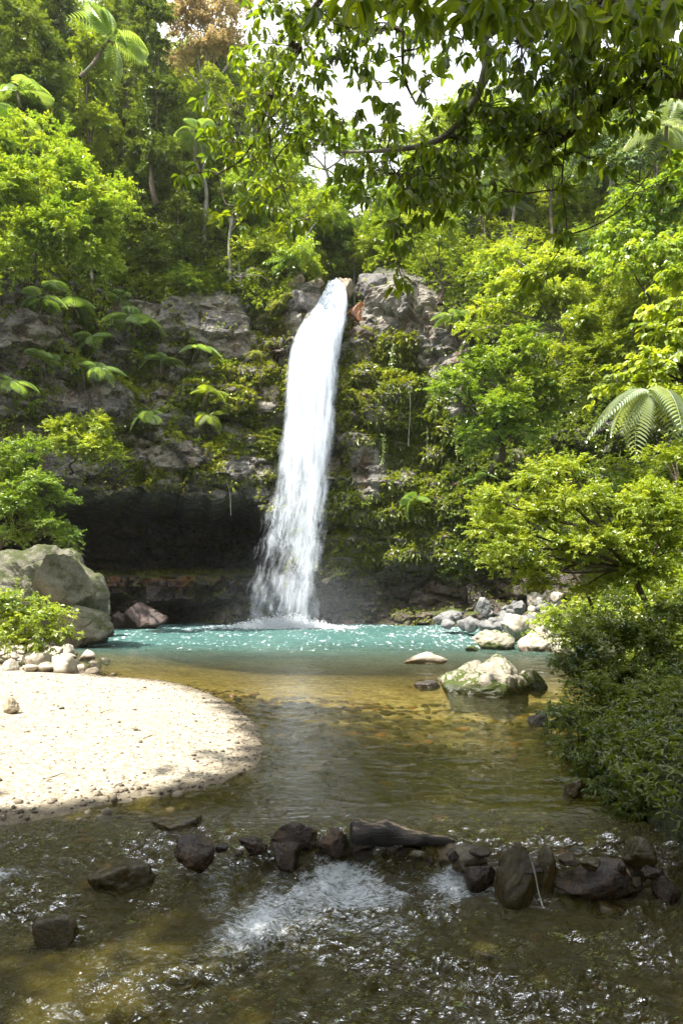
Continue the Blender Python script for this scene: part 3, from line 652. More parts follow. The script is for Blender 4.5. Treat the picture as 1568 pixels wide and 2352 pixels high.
# left bank
def boulder(name, parts, mat, label, cat, off):
    Vs, Fs, n = [], [], 0
    for (c, s, seed, rz, tilt, sh) in parts:
        V, F = rock_geo(seed, 5, 16, sh, .07); V = V*np.array(s)
        a = rz; R = np.array([[math.cos(a),-math.sin(a),0],[math.sin(a),math.cos(a),0],[0,0,1]]); b = tilt
        R2 = np.array([[math.cos(b),0,math.sin(b)],[0,1,0],[-math.sin(b),0,math.cos(b)]])
        V = V@R2.T@R.T+np.array(c)-np.array(off); Vs.append(V); Fs.append(F+n); n += len(V)
    V = np.vstack(Vs); o = link(name, mesh(name, V, np.vstack(Fs), mat, True, {'moss': np.zeros(len(V))})); o.location = off
    return tag(o, label, cat)
c1 = at15(78,1400,24.3); c2 = at15(185,1440,23.2); c3 = at15(40,1440,23.5)
boulder('boulder', [(c1, (2.75,2.0,2.55), 61, .4, .55, .8), (c2, (1.05,1.0,1.0), 63, .2, .2, .8), (c3, (1.2,1.2,1.0), 65, .2, .2, .8), (at15(150,1370,23.8), (1.35,1.2,1.15), 66, 1.0, .5, .8)], R_BOULDER,
        'huge sloping grey boulder with mossy patches at the left edge of the pool', 'boulder', tuple(at15(90,1480,24)))
rockpx(190,252,1338,1442, R_TAN, 'brown rock block wedged behind the huge left boulder', Y=29, seed=70)
rockpx(283,382,1384,1436, R_BROWN, 'reddish brown boulder in the mouth of the low cave', Y=35.8, seed=72, depth=.8)
rockpx(250,290,1405,1436, R_BROWN, 'small brown stone left of the reddish boulder in the cave mouth', Y=36, seed=74)
rockpx(0,38,1604,1634, R_TAN, 'flat tan slab lying on the sand at the left edge', .25, seed=76, depth=1.2, rz=.2, cat='rock', sharp=.9)
big = [(38,112,1498,1552),(112,176,1506,1562),(0,42,1515,1560),(98,142,1486,1520),(150,196,1528,1556),(60,100,1462,1500),(128,166,1480,1512),(0,34,1478,1510),(176,216,1494,1522)]
lab = ['largest cream block in front of the stone heap beside the beach','cream block with a dark notch right of the largest beach block','square cream stone at the left edge of the beach heap','upper cream stone on the beach heap above the largest block',
       'low grey stone at the front right foot of the beach heap','shaded stone at the back of the beach heap under the yellow green bush','grey stone in the upper right of the beach heap','stone under the bush at the far left of the beach heap','pale stone at the waterline end of the beach heap']
for k, ((a,b,tp,bt), l) in enumerate(zip(big, lab)):
    rockpx(a,b,tp,bt, R_PALE if k != 7 else R_TAN, l, z0=.15, Y=14.6+(1562-bt)*.09, seed=80+k*2, rz=k*.8, sub=3, sink=.3, sharp=1.0)
rs_ = np.random.default_rng(3)
for k in range(52):
    px = rs_.uniform(-30, 255); Yk = rs_.uniform(14.0, 21) if px < 200 else rs_.uniform(14.5, 19.5)
    x = (px*682/1568-CX)/F_*Yk; z, _ = ground_z(np.array([x]), np.array([Yk])); s = rs_.uniform(.10,.30)*(1 if px < 190 else .7)
    rock('stone', (x, Yk, max(float(z[0]),-.1)+s*.3), (s, s*rs_.uniform(.7,1.1), s*rs_.uniform(.5,.8)), R_PALE if rs_.random() < .75 else R_TAN,
         'small pale stone in the heap between beach and left boulder', 'stone', 'small stones of the beach heap', seed=100+2*(k % 7), rz=k*1.3, sub=2, sharp=1.0)
# right side
boulder('boulder', [(at15(1082,1588,12.5), (.62,.55,.60), 61, .3, .15, .55), (at15(1148,1592,12.5), (.58,.55,.64), 66, 1.1, -.1, .6), (at15(1112,1590,12.2), (.72,.5,.42), 65, .2, .0, .55)], R_MOSS,
        'large pale topped boulder with a mossy foot standing in the pool', 'boulder', tuple(at15(1114,1600,12.4)))
rockpx(926,1028,1499,1526, R_PALE, 'low white rock breaking the pool surface alone', 0, seed=142, depth=.7, sharp=.4)
rockpx(950,1014,1566,1582, R_GREY, 'nearly submerged stone just left of the mossy foot boulder', -.02, seed=144, depth=.8, sharp=.4)
rockpx(1196,1262,1540,1584, R_MOSS, 'dark mossy block tucked behind the big pool boulder', 0, seed=146)
rockpx(1216,1262,1640,1664, R_GREY, 'low grey wet stone near the overhanging bank bush', -.01, seed=148, sharp=.5)
rockpx(1286,1340,1634,1664, R_GREY, 'dark wet stone under the leaves of the right bank', -.01, seed=150)
rb = [(1086,1184,1448,1494,R_MOSS,'flat cream rock with bright moss along the waterline'),(1196,1284,1446,1498,R_PALE,'white angular boulder at the water right of the mossy rock'),
      (1152,1226,1410,1460,R_PALE,'cream boulder above the flat mossy rock'),(1216,1262,1422,1470,R_PALE,'white rock in the middle of the right bank heap'),(1262,1330,1462,1508,R_PALE,'white boulder half under the yellow green bush'),
      (1210,1250,1360,1400,R_PALE,'pale upright stone at the top of the right bank heap'),(1245,1300,1350,1395,R_PALE,'long white stone topmost in the right heap behind leaves'),
      (1090,1130,1372,1408,R_GREY,'grey block at the foot of the cliff left of the cream heap'),(1165,1212,1380,1412,R_GREY,'grey block between the dark heap and the cream heap'),
      (1190,1214,1478,1498,R_PALE,'small white stone wedged between mossy rock and white boulder'),(1070,1100,1484,1498,R_MOSS,'small mossy stone at the tip of the right bank heap')]
for k, (a,b,tp,bt,mt,l) in enumerate(rb):
    Yb = min(32, CH/(max(bt,1482)*682/1568-HZ)*F_) if bt > 1440 else 27+(1440-bt)*.06
    rockpx(a,b,tp,bt, mt, l, Y=Yb, seed=160+2*k, rz=k*.9, sub=4, sharp=1.0, depth=.9, sink=.35)
for k in range(60):
    px = rs_.uniform(1010, 1300); e = (px-1010)/290; py = rs_.uniform(1424-52*e-10, 1430+35*e); Yk = 33.5-7.5*e-(py-1400)*.05
    c = at15(px, py, Yk); s = rs_.uniform(.18,.5)
    rock('stone', c-[0,0,s*.2], (s, s*.9, s*rs_.uniform(.6,.9)), R_GREY if (px < 1190 or rs_.random() < .3) else R_PALE, 'grey tumbled block in the heap at the foot of the right cliff' if px < 1190 else 'pale stone in the heap on the right bank',
         'stone', 'tumbled blocks under the right cliff' if px < 1190 else 'pale stones of the right bank heap', seed=100+2*(k % 7), rz=k*1.1, sub=2, sharp=1.0)
for k in range(9):
    s = rs_.uniform(.05,.12); Yk = rs_.uniform(9, 18); x = 2.2+ (Yk-8)*.32+rs_.uniform(-.6,.3)
    rock('stone', (x,Yk,-.02), (s,s,s*.6), R_GREY, 'small wet stone in the shallows by the right bank', 'stone', 'shallow stones by the right bank', seed=100+2*(k%7), rz=k, sub=2)
# crest of the fall and wall
tp_ = [(640,700,622,668,R_TAN,'tan outcrop left of the lip of the fall',0),(700,746,630,670,R_TAN,'cream topped rock touching the lip of the fall',0),(655,722,668,716,R_CLIFF,'dark grey rock left of the falling water below the lip',0),
       (604,684,776,836,R_WET,'purple black wet ledge jutting left of the fall',0),(776,812,632,680,R_TAN,'small tan rock on the right of the lip',0),(790,848,690,750,R_ORANGE,'rust stained rock right of the upper fall',0),
       (800,872,752,800,R_BROWN,'shiny purple brown wet ledge right of the fall',0),(784,836,796,846,R_BROWN,'lowest wet brown ledge beside the fall',0),(600,650,640,690,R_TAN,'tan rib of rock farther left of the lip',0),
       (815,905,622,690,R_CLIFF,'smooth grey brown wall block right of the lip under ferns',0)]
for k, (a,b,tp,bt,mt,l,_) in enumerate(tp_):
    Yk = min(surfY((a+b)/2,(tp+bt)/2, 14), 42.0)
    rockpx(a,b,tp,bt, mt, l, Y=Yk+(.35 if k < 3 else .6), seed=220+2*k, rz=k*.7, sub=4, sharp=1., depth=.9, sink=0.1)
# pebbles and litter on the beach
n = 17000; x = RG.uniform(-9,-.4,n); y = 4.0+RG.random(n)**1.25*11; z, d = ground_z(x, y)
k = (d > -.35) & (RG.random(n) < np.clip(1.1-d*1.3,.07,1)*(y < 15)); x, y, z, d = x[k], y[k], z[k], d[k]; n = len(x)
s = RG.uniform(.006,.020,n)*np.where(RG.random(n) < .06, 1.8, 1.0)*np.where((y < 6.3)&(RG.random(n) < .4), 1.6, 1.0); iv, if_ = ICO[0]
V = np.stack([x,y,z+s*.25],-1)[:,None]+iv[None]*(s[:,None,None]*RG.uniform(.6,1.3,(n,1,3)))*[1,1,.7]
m_p, t = newmat('pebble'); a = t.attr('v'); t.out(t.n('ShaderNodeBsdfPrincipled', {'Base Color': t.ramp(a, [(0,(.06,.045,.03)),(.35,(.22,.18,.13)),(.7,(.42,.37,.29)),(1,(.6,.56,.48))]), 'Roughness': .7}).outputs[0])
tag(link('pebbles', mesh('pebbles', V.reshape(-1,3), (if_[None]+(np.arange(n)*12)[:,None,None]).reshape(-1,3), m_p, True, {'v': np.repeat(np.clip(RG.random(n)*np.clip(.35+d,.3,1),0,1),12)})), kind='stuff')
n = 1500; x = RG.uniform(-9,-1,n); y = RG.uniform(4.6,14.5,n); z, d = ground_z(x,y); k = d > .1; x,y,z = x[k],y[k],z[k]; n = len(x)
g = Geo(); a = RG.normal(size=(n,3))*[1,1,.15]; put_leaves(g, np.stack([x,y,z+.012],-1), a, RG.normal(size=(n,3))*.3+[0,0,1], RG.uniform(.02,.06,n), RG.uniform(.01,.025,n), T_MID, RG.random(n)*.8)
tag(link('leaf_litter', g.mesh('leaf_litter', L_DEAD)), kind='stuff')
for k in range(26):
    x = rs_.uniform(-7,-1.6); y = rs_.uniform(5.3,13.5); z, d = ground_z(np.array([x]), np.array([y]))
    if d[0] < .1 or x/y < -.56: continue
    s = rs_.uniform(.025,.07); rock('stone', (x,y,float(z[0])+s*.2), (s,s*.8,s*.6), R_TAN if k % 2 else R_GREY, 'small loose stone lying on the pale sand', 'stone', 'loose stones on the sand', seed=100+2*(k%7), rz=k, sub=2)
for k,(x,y,a,L) in enumerate([(-3.4,9.2,.4,.32),(-2.2,7.6,1.2,.2),(-4.3,11.6,2.4,.4),(-2.7,6.2,.9,.22)]):
    z, d = ground_z(np.array([x]), np.array([y])); g = Geo(); g.tube(bend((0,0,0),(math.cos(a)*L,math.sin(a)*L,.01),0,.06,8), np.linspace(.006,.003,8), 5)
    o = link('twig', g.mesh('twig', BARK)); o.location = (x,y,float(z[0])+.006); tag(o, 'short dry twig lying on the pale sand', 'twig', 'dry twigs on the sand')
# cobbles on the bed
n = 3000; x = RG.uniform(-5,4.5,n); y = RG.uniform(1.2,13,n); z, d = ground_z(x, y); k = d < -.1; x,y,z = x[k],y[k],z[k]; n = len(x)
s = RG.uniform(.02,.075,n)*(1+.6*(RG.random(n)<.1)); iv1, if1 = ICO[2]; jit = [iv1*(1+.15*fbm(iv1*1.7+q*5,2,q)[:,None]) for q in range(1)][0]
V = np.stack([x,y,z],-1)[:,None]+jit[None]*(s[:,None,None]*RG.uniform(.6,1.3,(n,1,3)))*[1,1,.55]
m_c, t = newmat('bed_cobble'); a = t.attr('v'); t.out(t.n('ShaderNodeBsdfPrincipled', {'Base Color': t.ramp(a, [(0,(.025,.02,.008)),(.5,(.07,.05,.016)),(.85,(.14,.09,.03)),(1,(.30,.13,.02))]), 'Roughness': .6}).outputs[0])
tag(link('bed_cobbles', mesh('bed_cobbles', V.reshape(-1,3), (if1[None]+(np.arange(n)*len(iv1))[:,None,None]).reshape(-1,3), m_c, True, {'v': np.repeat(RG.random(n),len(iv1))})), kind='stuff')

# ================================================================ GREENERY
def tree(name, label, cat, base, blobs, Y, mat, L=.15, cover=1.3, T=T_FAR, r=.12, bark=BARK, group=None, droop=.25, sub=.42, flat=.6, asp=.5, k=6, ragged=.15, low=.35, fork=None, twigs=True, loose=1.0):
    b = np.array(base, float); e = empty(name, b, label, cat, group)
    B = [np.r_[at15(q[0], q[1], Y+q[4]), q[2]*K15*Y, q[2]*K15*Y*1.0, q[3]*K15*Y] for q in blobs]
    g = Geo(); cs = crown(g, B, L, T, cover, k, sub, flat, droop, asp, low, ragged, loose); link('crown', g.mesh('crown', mat, False, b), e)
    cen_ = np.mean([q[:3] for q in B], 0)
    fk = np.array(fork) if fork is not None else b+(cen_-b)*.45
    tp = bend(b, fk, 0, .05, 10); g = Geo(); g.tube(tp, np.linspace(r, r*.7, 10), 8); link('trunk', g.mesh('trunk', bark, True, b), e)
    for q, sc in zip(B, cs):
        g = Geo(); lp = bend(fk, q[:3], .05, .05, 9); g.tube(lp, np.linspace(r*.55, r*.16, 9), 6)
        if twigs:
            for s_ in sc[::3]: g.tube(bend(lp[6], s_, .04, .06, 5), np.linspace(r*.14, r*.05, 5), 4)
        link('limb', g.mesh('limb', bark, True, b), e)
    return e
tree('tree','bright green broadleaf tree spreading over the rock wall at the left edge','tree', surf(60,660), [(50,440,90,75,0),(160,400,80,60,.5),(235,500,75,60,0),(120,540,95,70,-.5),(215,590,60,45,0),(20,610,60,50,-.5),(20,350,60,45,1),(130,330,60,40,1),(260,440,45,35,.5),(60,300,40,30,1.5)], 30, L_BRIGHT, .17, 1.25, r=.18)
tree('tree','small glossy tree leaning over the huge left boulder','tree', at15(-20,1290,22), [(25,1065,52,42,0),(85,1120,55,42,0),(35,1160,60,50,-.4),(110,1205,55,28,0),(30,1230,45,30,0),(160,1238,30,16,.2),(-20,1100,60,60,0),(140,1150,30,20,.3),(60,1030,35,22,.4)], 22, L_BRIGHT, .10, 1.2, r=.09, asp=.4)
tree('shrub','pale yellow green shrub on the rock ledge above the cave','shrub', surf(160,1090,.3), [(205,975,40,32,0),(150,995,45,32,0),(235,1035,40,30,0),(120,990,28,22,0),(180,1030,50,26,0),(262,1060,20,16,0)], 31, L_YELLOW, .13, 1.2, r=.07)
tree('shrub','yellow green bush with oval leaves growing at the beach stone heap','shrub', at15(60,1500,16.3), [(45,1385,36,28,0),(95,1430,45,34,0),(25,1440,45,36,0),(135,1462,28,24,0),(60,1470,50,28,0),(0,1400,40,36,0)], 16, L_YELLOW, .10, 1.1, T=T_MID, r=.035)
tree('tree','flat tiered pale green tree with visible forked branches on the right slope','tree', at15(1300,800,30), [(1175,640,65,16,0),(1255,618,70,16,0),(1340,632,65,18,.3),(1120,705,48,14,-.3),(1215,672,60,14,-.5),(1395,650,40,22,.5),(1300,680,60,14,-.4),(1090,760,28,12,-.3),(1160,590,40,14,1),(1270,590,60,14,1)], 29, L_YELLOW, .17, 1.5, r=.13, bark=BARK_PALE, flat=.35, fork=at15(1290,760,29.5), droop=.45)
tree('tree','dense rounded tree with sunlit top right of the fall at mid height','tree', at15(1150,1060,29.5), [(1110,835,75,48,0),(1190,800,55,40,0),(1060,895,50,36,0),(1225,870,55,45,0),(1140,940,75,55,-.3),(1265,935,45,40,0),(1005,890,26,24,.3),(1090,1000,50,34,0),(1200,990,50,40,0)], 28, L_BRIGHT, .15, 1.3, r=.16)
tree('tree','mid green layered tree behind the flat tiered tree','tree', surf(1400,880,.5), [(1330,740,60,36,0),(1400,770,60,40,0),(1450,720,60,44,0),(1350,820,70,36,-.5),(1440,840,60,40,-.5),(1500,790,50,40,0),(1480,660,60,40,0),(1330,880,50,36,-.7)], 27, L_MID, .15, 1.3, r=.15)
tree('tree','bright large leaved tree at the right frame edge above the drooping tree fern','tree', at15(1600,960,14), [(1545,700,36,32,0),(1520,770,42,32,0),(1560,840,50,40,0),(1500,845,36,24,0),(1450,880,22,14,0),(1575,640,30,40,.3),(1590,760,40,60,.3)], 14, L_YELLOW, .16, 1.15, T=T_MID, r=.07, droop=.6, asp=.62, k=5)
tree('tree','slender many branched tree with sun glowing through yellow green leaves over the right bank','tree', at15(1500,1440,12), [(1220,1100,55,24,0),(1300,1085,50,26,.2),(1145,1150,50,24,-.2),(1110,1215,42,20,-.2),(1240,1180,70,34,0),(1370,1150,60,34,.3),(1190,1265,55,30,-.2),(1320,1270,75,40,0),(1450,1210,60,40,.3),(1520,1130,50,36,.3),(1540,1060,45,30,.5),(1540,1270,50,50,.3),(1420,1330,60,36,.3),(1130,1300,26,16,-.3),(1250,1340,40,26,.2),(1170,1210,60,40,.2),(1290,1150,70,36,-.2),(1400,1250,80,44,-.3),(1490,1320,70,44,.2),(1340,1350,60,30,.2),(1220,1310,50,30,0),(1120,1180,40,20,.2),(1450,1160,60,36,0),(1560,1200,50,50,-.2)], 12, L_YELLOW, .07, .85, T=T_MID, r=.06, asp=.36, fork=at15(1450,1310,12), k=7)
tree('tree','thin leaning sapling whose dark stem shows below the glowing leaves','tree', at15(1360,1400,14), [(1190,1200,40,22,0),(1260,1240,40,22,0),(1310,1210,40,22,.3),(1150,1270,30,16,0)], 13.5, L_YELLOW, .08, .5, T=T_MID, r=.035, asp=.36, fork=at15(1290,1280,13.7))
tree('shrub','sunlit yellow bush crowding the pale boulders of the right bank','shrub', at15(1290,1490,18), [(1265,1430,40,26,0),(1320,1400,45,30,0),(1330,1450,45,30,0),(1380,1400,40,30,0),(1290,1465,30,16,0)], 17.5, L_YELLOW, .11, 1.1, r=.04)
# bank bushes
bk = [('low bush leaning out from the foot of the right bank',7.3,[(1330,1700,44,30,0),(1300,1640,36,22,0),(1370,1740,44,30,.1),(1420,1700,44,30,.1)]),
      ('dark glossy bush overhanging the water beyond the right boulder',9.2,[(1330,1480,55,34,0),(1400,1460,60,40,.3),(1480,1470,60,40,.3),(1350,1540,65,34,0),(1440,1540,60,40,0),(1540,1500,50,50,.3)]),
      ('dense green bush with narrow leaves in the middle of the right bank',8.0,[(1360,1600,55,34,0),(1440,1620,65,40,0),(1520,1600,60,50,.2),(1330,1660,40,24,-.2),(1400,1680,60,34,-.2),(1570,1650,50,50,.2)]),
      ('shaded bush trailing to the stream on the near right bank',6.6,[(1390,1760,44,26,-.3),(1470,1750,60,44,-.2),(1550,1760,50,60,0),(1370,1790,34,20,-.4),(1450,1820,50,26,-.4)]),
      ('near dark bush at the lower right frame edge above the spill',5.6,[(1500,1890,50,36,-.3),(1570,1870,50,60,-.2),(1560,1960,40,34,-.3),(1440,1890,34,20,-.2),(1400,1830,40,24,.2),(1500,1790,50,34,.2)]),
      ('bush of upright leafy stems on top of the right bank',9.8,[(1420,1390,50,34,0),(1500,1390,50,36,0),(1570,1400,50,60,0),(1370,1430,40,24,0)])]
for l, Yb, bl in bk:
    tree('shrub', l, 'shrub', at15(bl[1][0]+40, bl[-1][1]+70, Yb+.5), bl, Yb, L_BANK, .058 if Yb > 6 else .05, 1.0, T=T_MID, r=.018, asp=.36, droop=.1)
# --- tall trees of the upper slopes, each placed
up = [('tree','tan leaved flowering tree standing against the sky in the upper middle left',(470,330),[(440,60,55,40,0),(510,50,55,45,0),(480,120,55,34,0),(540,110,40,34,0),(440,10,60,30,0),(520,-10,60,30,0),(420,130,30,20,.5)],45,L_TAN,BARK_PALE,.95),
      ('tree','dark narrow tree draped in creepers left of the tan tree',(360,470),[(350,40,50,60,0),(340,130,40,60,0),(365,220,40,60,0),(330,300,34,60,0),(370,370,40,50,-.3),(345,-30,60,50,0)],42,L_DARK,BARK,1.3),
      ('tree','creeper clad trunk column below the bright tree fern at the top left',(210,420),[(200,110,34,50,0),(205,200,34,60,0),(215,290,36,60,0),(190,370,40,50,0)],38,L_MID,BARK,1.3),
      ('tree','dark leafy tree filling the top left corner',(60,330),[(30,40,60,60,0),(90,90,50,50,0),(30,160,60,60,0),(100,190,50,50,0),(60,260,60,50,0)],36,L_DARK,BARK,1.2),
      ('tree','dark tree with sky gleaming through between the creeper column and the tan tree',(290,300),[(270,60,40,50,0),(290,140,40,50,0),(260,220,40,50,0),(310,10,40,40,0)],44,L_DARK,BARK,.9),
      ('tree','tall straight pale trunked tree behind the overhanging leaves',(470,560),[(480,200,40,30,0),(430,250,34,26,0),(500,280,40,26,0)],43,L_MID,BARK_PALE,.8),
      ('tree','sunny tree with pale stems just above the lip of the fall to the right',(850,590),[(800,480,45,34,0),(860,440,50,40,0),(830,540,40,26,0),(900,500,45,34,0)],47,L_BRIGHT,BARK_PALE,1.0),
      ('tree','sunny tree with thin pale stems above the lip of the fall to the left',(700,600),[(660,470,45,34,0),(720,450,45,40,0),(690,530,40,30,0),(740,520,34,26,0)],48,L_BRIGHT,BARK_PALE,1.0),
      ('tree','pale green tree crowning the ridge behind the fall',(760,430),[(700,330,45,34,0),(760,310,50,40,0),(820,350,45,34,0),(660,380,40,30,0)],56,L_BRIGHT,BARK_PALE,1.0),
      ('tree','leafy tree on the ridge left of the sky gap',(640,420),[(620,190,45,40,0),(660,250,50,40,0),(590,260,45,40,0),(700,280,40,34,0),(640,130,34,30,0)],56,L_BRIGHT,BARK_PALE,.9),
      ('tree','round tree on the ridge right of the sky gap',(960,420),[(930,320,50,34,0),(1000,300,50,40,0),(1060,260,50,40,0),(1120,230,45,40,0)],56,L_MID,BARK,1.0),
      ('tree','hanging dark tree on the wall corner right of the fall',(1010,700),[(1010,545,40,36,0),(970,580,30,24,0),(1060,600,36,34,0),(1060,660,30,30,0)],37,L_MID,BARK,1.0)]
for nm, l, b, bl, Yb, mt, bk_, cv in up:
    tree(nm, l, 'tree', at15(b[0], b[1], Yb), bl, Yb, mt, .21, cv, r=.17, bark=bk_, twigs=False)
# creeper mounds on the right slope
for l, Yb, bl in [('mound of heart shaped creeper leaves on the upper right slope',25,[(1440,480,55,40,0),(1510,440,55,45,0),(1560,400,50,50,0),(1500,520,55,40,0),(1420,540,50,34,0),(1560,500,50,50,0)]),
                  ('creeper covered hump above the bright edge tree',22,[(1480,580,55,36,0),(1540,600,50,44,0),(1420,600,50,30,.4),(1560,560,40,40,0)]),
                  ('dark creeper curtain at the far right under the overhanging bough',31,[(1480,330,60,45,0),(1540,300,60,60,0),(1420,370,55,40,0),(1370,330,50,40,.5)])]:
    tree('creeper_mound', l, 'creeper', at15(bl[0][0], bl[0][1]+170, Yb+1.5), bl, Yb, L_BLUE if Yb > 30 else L_BRIGHT, .17, 1.3, r=.06, asp=.85, droop=.7, k=4, twigs=False)

# --- repeated bushes and trees of the slopes
def protos(kind, n):
    out = []
    for i in range(n):
        g = Geo()
        if kind == 'bush': B = [(RG.uniform(-.7,.7),RG.uniform(-.7,.7),RG.uniform(.5,1.2),RG.uniform(.7,1),RG.uniform(.7,1),RG.uniform(.5,.75)) for _ in range(4)]; H = .6
        elif kind == 'tree': B = [(RG.uniform(-1.5,1.5),RG.uniform(-1.5,1.5),RG.uniform(3.2,5.6),RG.uniform(.9,1.3),RG.uniform(.9,1.3),RG.uniform(.5,.8)) for _ in range(6)]; H = 3.0
        else: B = [(RG.uniform(-.4,.4),RG.uniform(-.4,.4),z,RG.uniform(.6,.9),RG.uniform(.6,.9),.8) for z in np.arange(.8,6.5,.9)]; H = 5.5
        cs = crown(g, B, .20 if kind != 'bush' else .18, T_FAR, .85, 6, .42, .6, .35, .5)
        cm = g.mesh('crown', L_MID, False)
        g = Geo(); g.tube(bend((0,0,-.6),(0,0,H),0,.03,8), np.linspace(.11,.06,8), 6)
        for b in B: g.tube(bend((0,0,H*.9), b[:3], .05,.05,6), np.linspace(.05,.02,6), 5)
        out.append((cm, g.mesh('trunk', BARK if i % 2 else BARK_PALE, True)))
    return out
PR_ = {'bush': protos('bush', 4), 'tree': protos('tree', 4), 'column': protos('column', 2)}
px_, py_ = pix15(cen)
soilw = ((1-FCL) > .6)*(cen[:,1] > 14)*(px_ > -120)*(px_ < 1700)*(py_ > -250)*(py_ < 1500)
pts, nn_, ii = sample(9000, soilw*(1/np.maximum(cen[:,1],5)**1.0))
kept = []; placed = 0
ZL = {'ul': ('upper left slope','slope above the left cliff'), 'uc': ('slope behind the lip of the fall','slope behind the fall'), 'ur': ('right hillside','right hillside')}
ML = {'dark': (L_DARK,'dark green'), 'mid': (L_MID,'mid green'), 'bright': (L_BRIGHT,'bright green'), 'blue': (L_BLUE,'creeper covered'), 'yellow': (L_YELLOW,'yellow green')}
for p_, i_ in zip(pts, ii):
    sp = 1.55 if p_[1] < 34 else 1.9
    if any((p_[0]-q[0])**2+(p_[1]-q[1])**2+(p_[2]-q[2])**2 < sp*sp*q[3] for q in kept): continue
    x15, y15 = pix15(p_[None]); x15, y15 = x15[0], y15[0]
    if x15 > 1050 and y15 > 1180: continue
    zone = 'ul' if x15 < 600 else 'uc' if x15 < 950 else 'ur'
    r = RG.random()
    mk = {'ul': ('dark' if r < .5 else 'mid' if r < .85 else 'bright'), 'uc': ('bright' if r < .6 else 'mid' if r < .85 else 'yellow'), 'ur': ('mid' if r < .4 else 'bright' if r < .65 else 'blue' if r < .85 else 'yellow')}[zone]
    kd = 'bush' if RG.random() < (.55 if p_[1] > 20 else .9) else 'tree'
    if p_[2] > 33 and kd == 'bush' and RG.random() < .6: kd = 'tree'
    if zone == 'ul' and RG.random() < .12: kd = 'column'
    if zone == 'ur' and (y15 > 600) and kd == 'tree': kd = 'bush'
    if zone == 'uc' and p_[2] > 28 : kd = 'bush'
    kept.append((*p_, 1.7 if kd == 'tree' else 1.0)); placed += 1
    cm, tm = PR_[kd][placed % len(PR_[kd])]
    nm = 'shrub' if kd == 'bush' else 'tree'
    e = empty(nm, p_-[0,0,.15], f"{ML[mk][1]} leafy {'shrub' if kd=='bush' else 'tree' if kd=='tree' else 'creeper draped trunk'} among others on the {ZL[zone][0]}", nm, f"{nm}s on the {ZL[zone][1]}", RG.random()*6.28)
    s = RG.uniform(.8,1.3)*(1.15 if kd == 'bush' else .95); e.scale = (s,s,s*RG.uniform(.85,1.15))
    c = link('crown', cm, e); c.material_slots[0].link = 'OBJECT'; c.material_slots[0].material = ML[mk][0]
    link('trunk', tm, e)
    if placed >= 290: break
print('placed', placed)
# --- continuous undergrowth
def carpet(name, n, w, L, mat, k=6, T=T_FAR, asp=.5, droop=.3, lift=.25):
    p, nn, i = sample(n, w); g = Geo()
    o = nrm(nn*.8+[0,0,.6]+RG.normal(size=p.shape)*.3); cl = fbm(p*.8, 3, 55)
    tips(g, p+nn*(lift*RG.random(n)**.7*(1+cl)[:,None].ravel())[:,None], o, k, L, T, asp, droop, a=np.clip(.5+cl*.4+RG.normal(size=n)*.15,0,1))
    return tag(link(name, g.mesh(name, mat)), kind='stuff')
vis = (px_ > -150)*(px_ < 1720)*(py_ > -300)*1.0
carpet('undergrowth', 62000, (1-FCL)*(cen[:,1] > 12)*vis*(FH > .3)/np.maximum(cen[:,1],8), .22, L_MID, lift=.5)
carpet('bank_undergrowth', 45000, (1-FCL)*(cen[:,1] <= 14)*(cen[:,0] > 0)*(FH > -.05)*(FH < 6)*(cen[:,1] > 3), .06, L_BANK, T=T_MID, asp=.35, lift=.3, k=5)
rim = np.where(cen[:,0] > .6, np.exp(-((FH-22.2)/1.0)**2), np.exp(-((FH-21.0)/1.3)**2))*(cen[:,1] > 30)
def blobw(lst, bg=0.0):
    w = np.full(len(px_), bg)
    for (a,b,rx,ry,s) in lst: w = np.maximum(w, s*np.exp(-(((px_-a)/rx)**2+((py_-b)/ry)**2)**1.5))
    return w*(cen[:,1] > 24)
nse = fbm(cen*.7, 4, 91); patch = sst(nse, -.15, .45)
wl_ = blobw([(300,960,250,120,.22),(450,760,150,90,.3),(100,780,150,90,.2),(630,720,50,60,1),(590,920,95,130,1),(520,1010,110,60,1),(610,770,50,90,.8),(420,1085,230,30,.8),(560,1095,90,22,1),(300,880,140,60,.45),(470,880,120,90,.35),(640,1000,40,120,.8),(200,900,200,60,.15),(400,650,150,45,.5),(150,690,200,40,.3),
              (820,900,60,130,.9),(900,850,90,110,.9),(830,1060,45,60,.5),(800,1230,70,70,.5),(850,1240,200,70,.8),(980,1290,140,30,.6)], .025)
print('ivy'); carpet('cliff_ivy', 110000, FCL*wl_*(.12+patch), .11, L_MOSS, k=5, lift=.22, droop=.6)
print('wall'); carpet('wall_plants', 3800, FCL*blobw([(350,820,300,170,1),(500,1000,150,90,.8),(150,900,170,120,.5)])*(patch+.05), .15, L_BRIGHT, k=7, T=T_MID, lift=.3, droop=.6)
wr_ = blobw([(950,960,120,160,1),(1010,1060,90,100,1),(900,1150,130,70,.9),(1050,1180,120,80,1),(1000,830,50,60,.6),(1060,700,40,80,.9),(850,1130,60,40,.8),(1040,1250,90,50,.9),(930,1230,120,60,.6),(500,620,110,70,.8),(330,640,90,60,.6)])
p, nn, i = sample(17000, FCL*wr_*(.25+patch)); g = Geo(); o = nrm(nn*.9+RG.normal(size=p.shape)*.45+[0,0,-.55])
put_leaves(g, p+nn*.1, o, nn*.6+[0,0,.8]+RG.normal(size=p.shape)*.3, RG.uniform(.2,.42,len(p)), RG.uniform(.08,.15,len(p)), T_MID, np.clip(.35+.3*fbm(p*.6,2,5)+RG.normal(size=len(p))*.2,0,1))
tag(link('hanging_ferns', g.mesh('hanging_ferns', L_MOSS)), kind='stuff')
carpet('wall_creepers', 11000, FCL*wr_*(.1+patch), .15, L_MID, k=5, lift=.35)
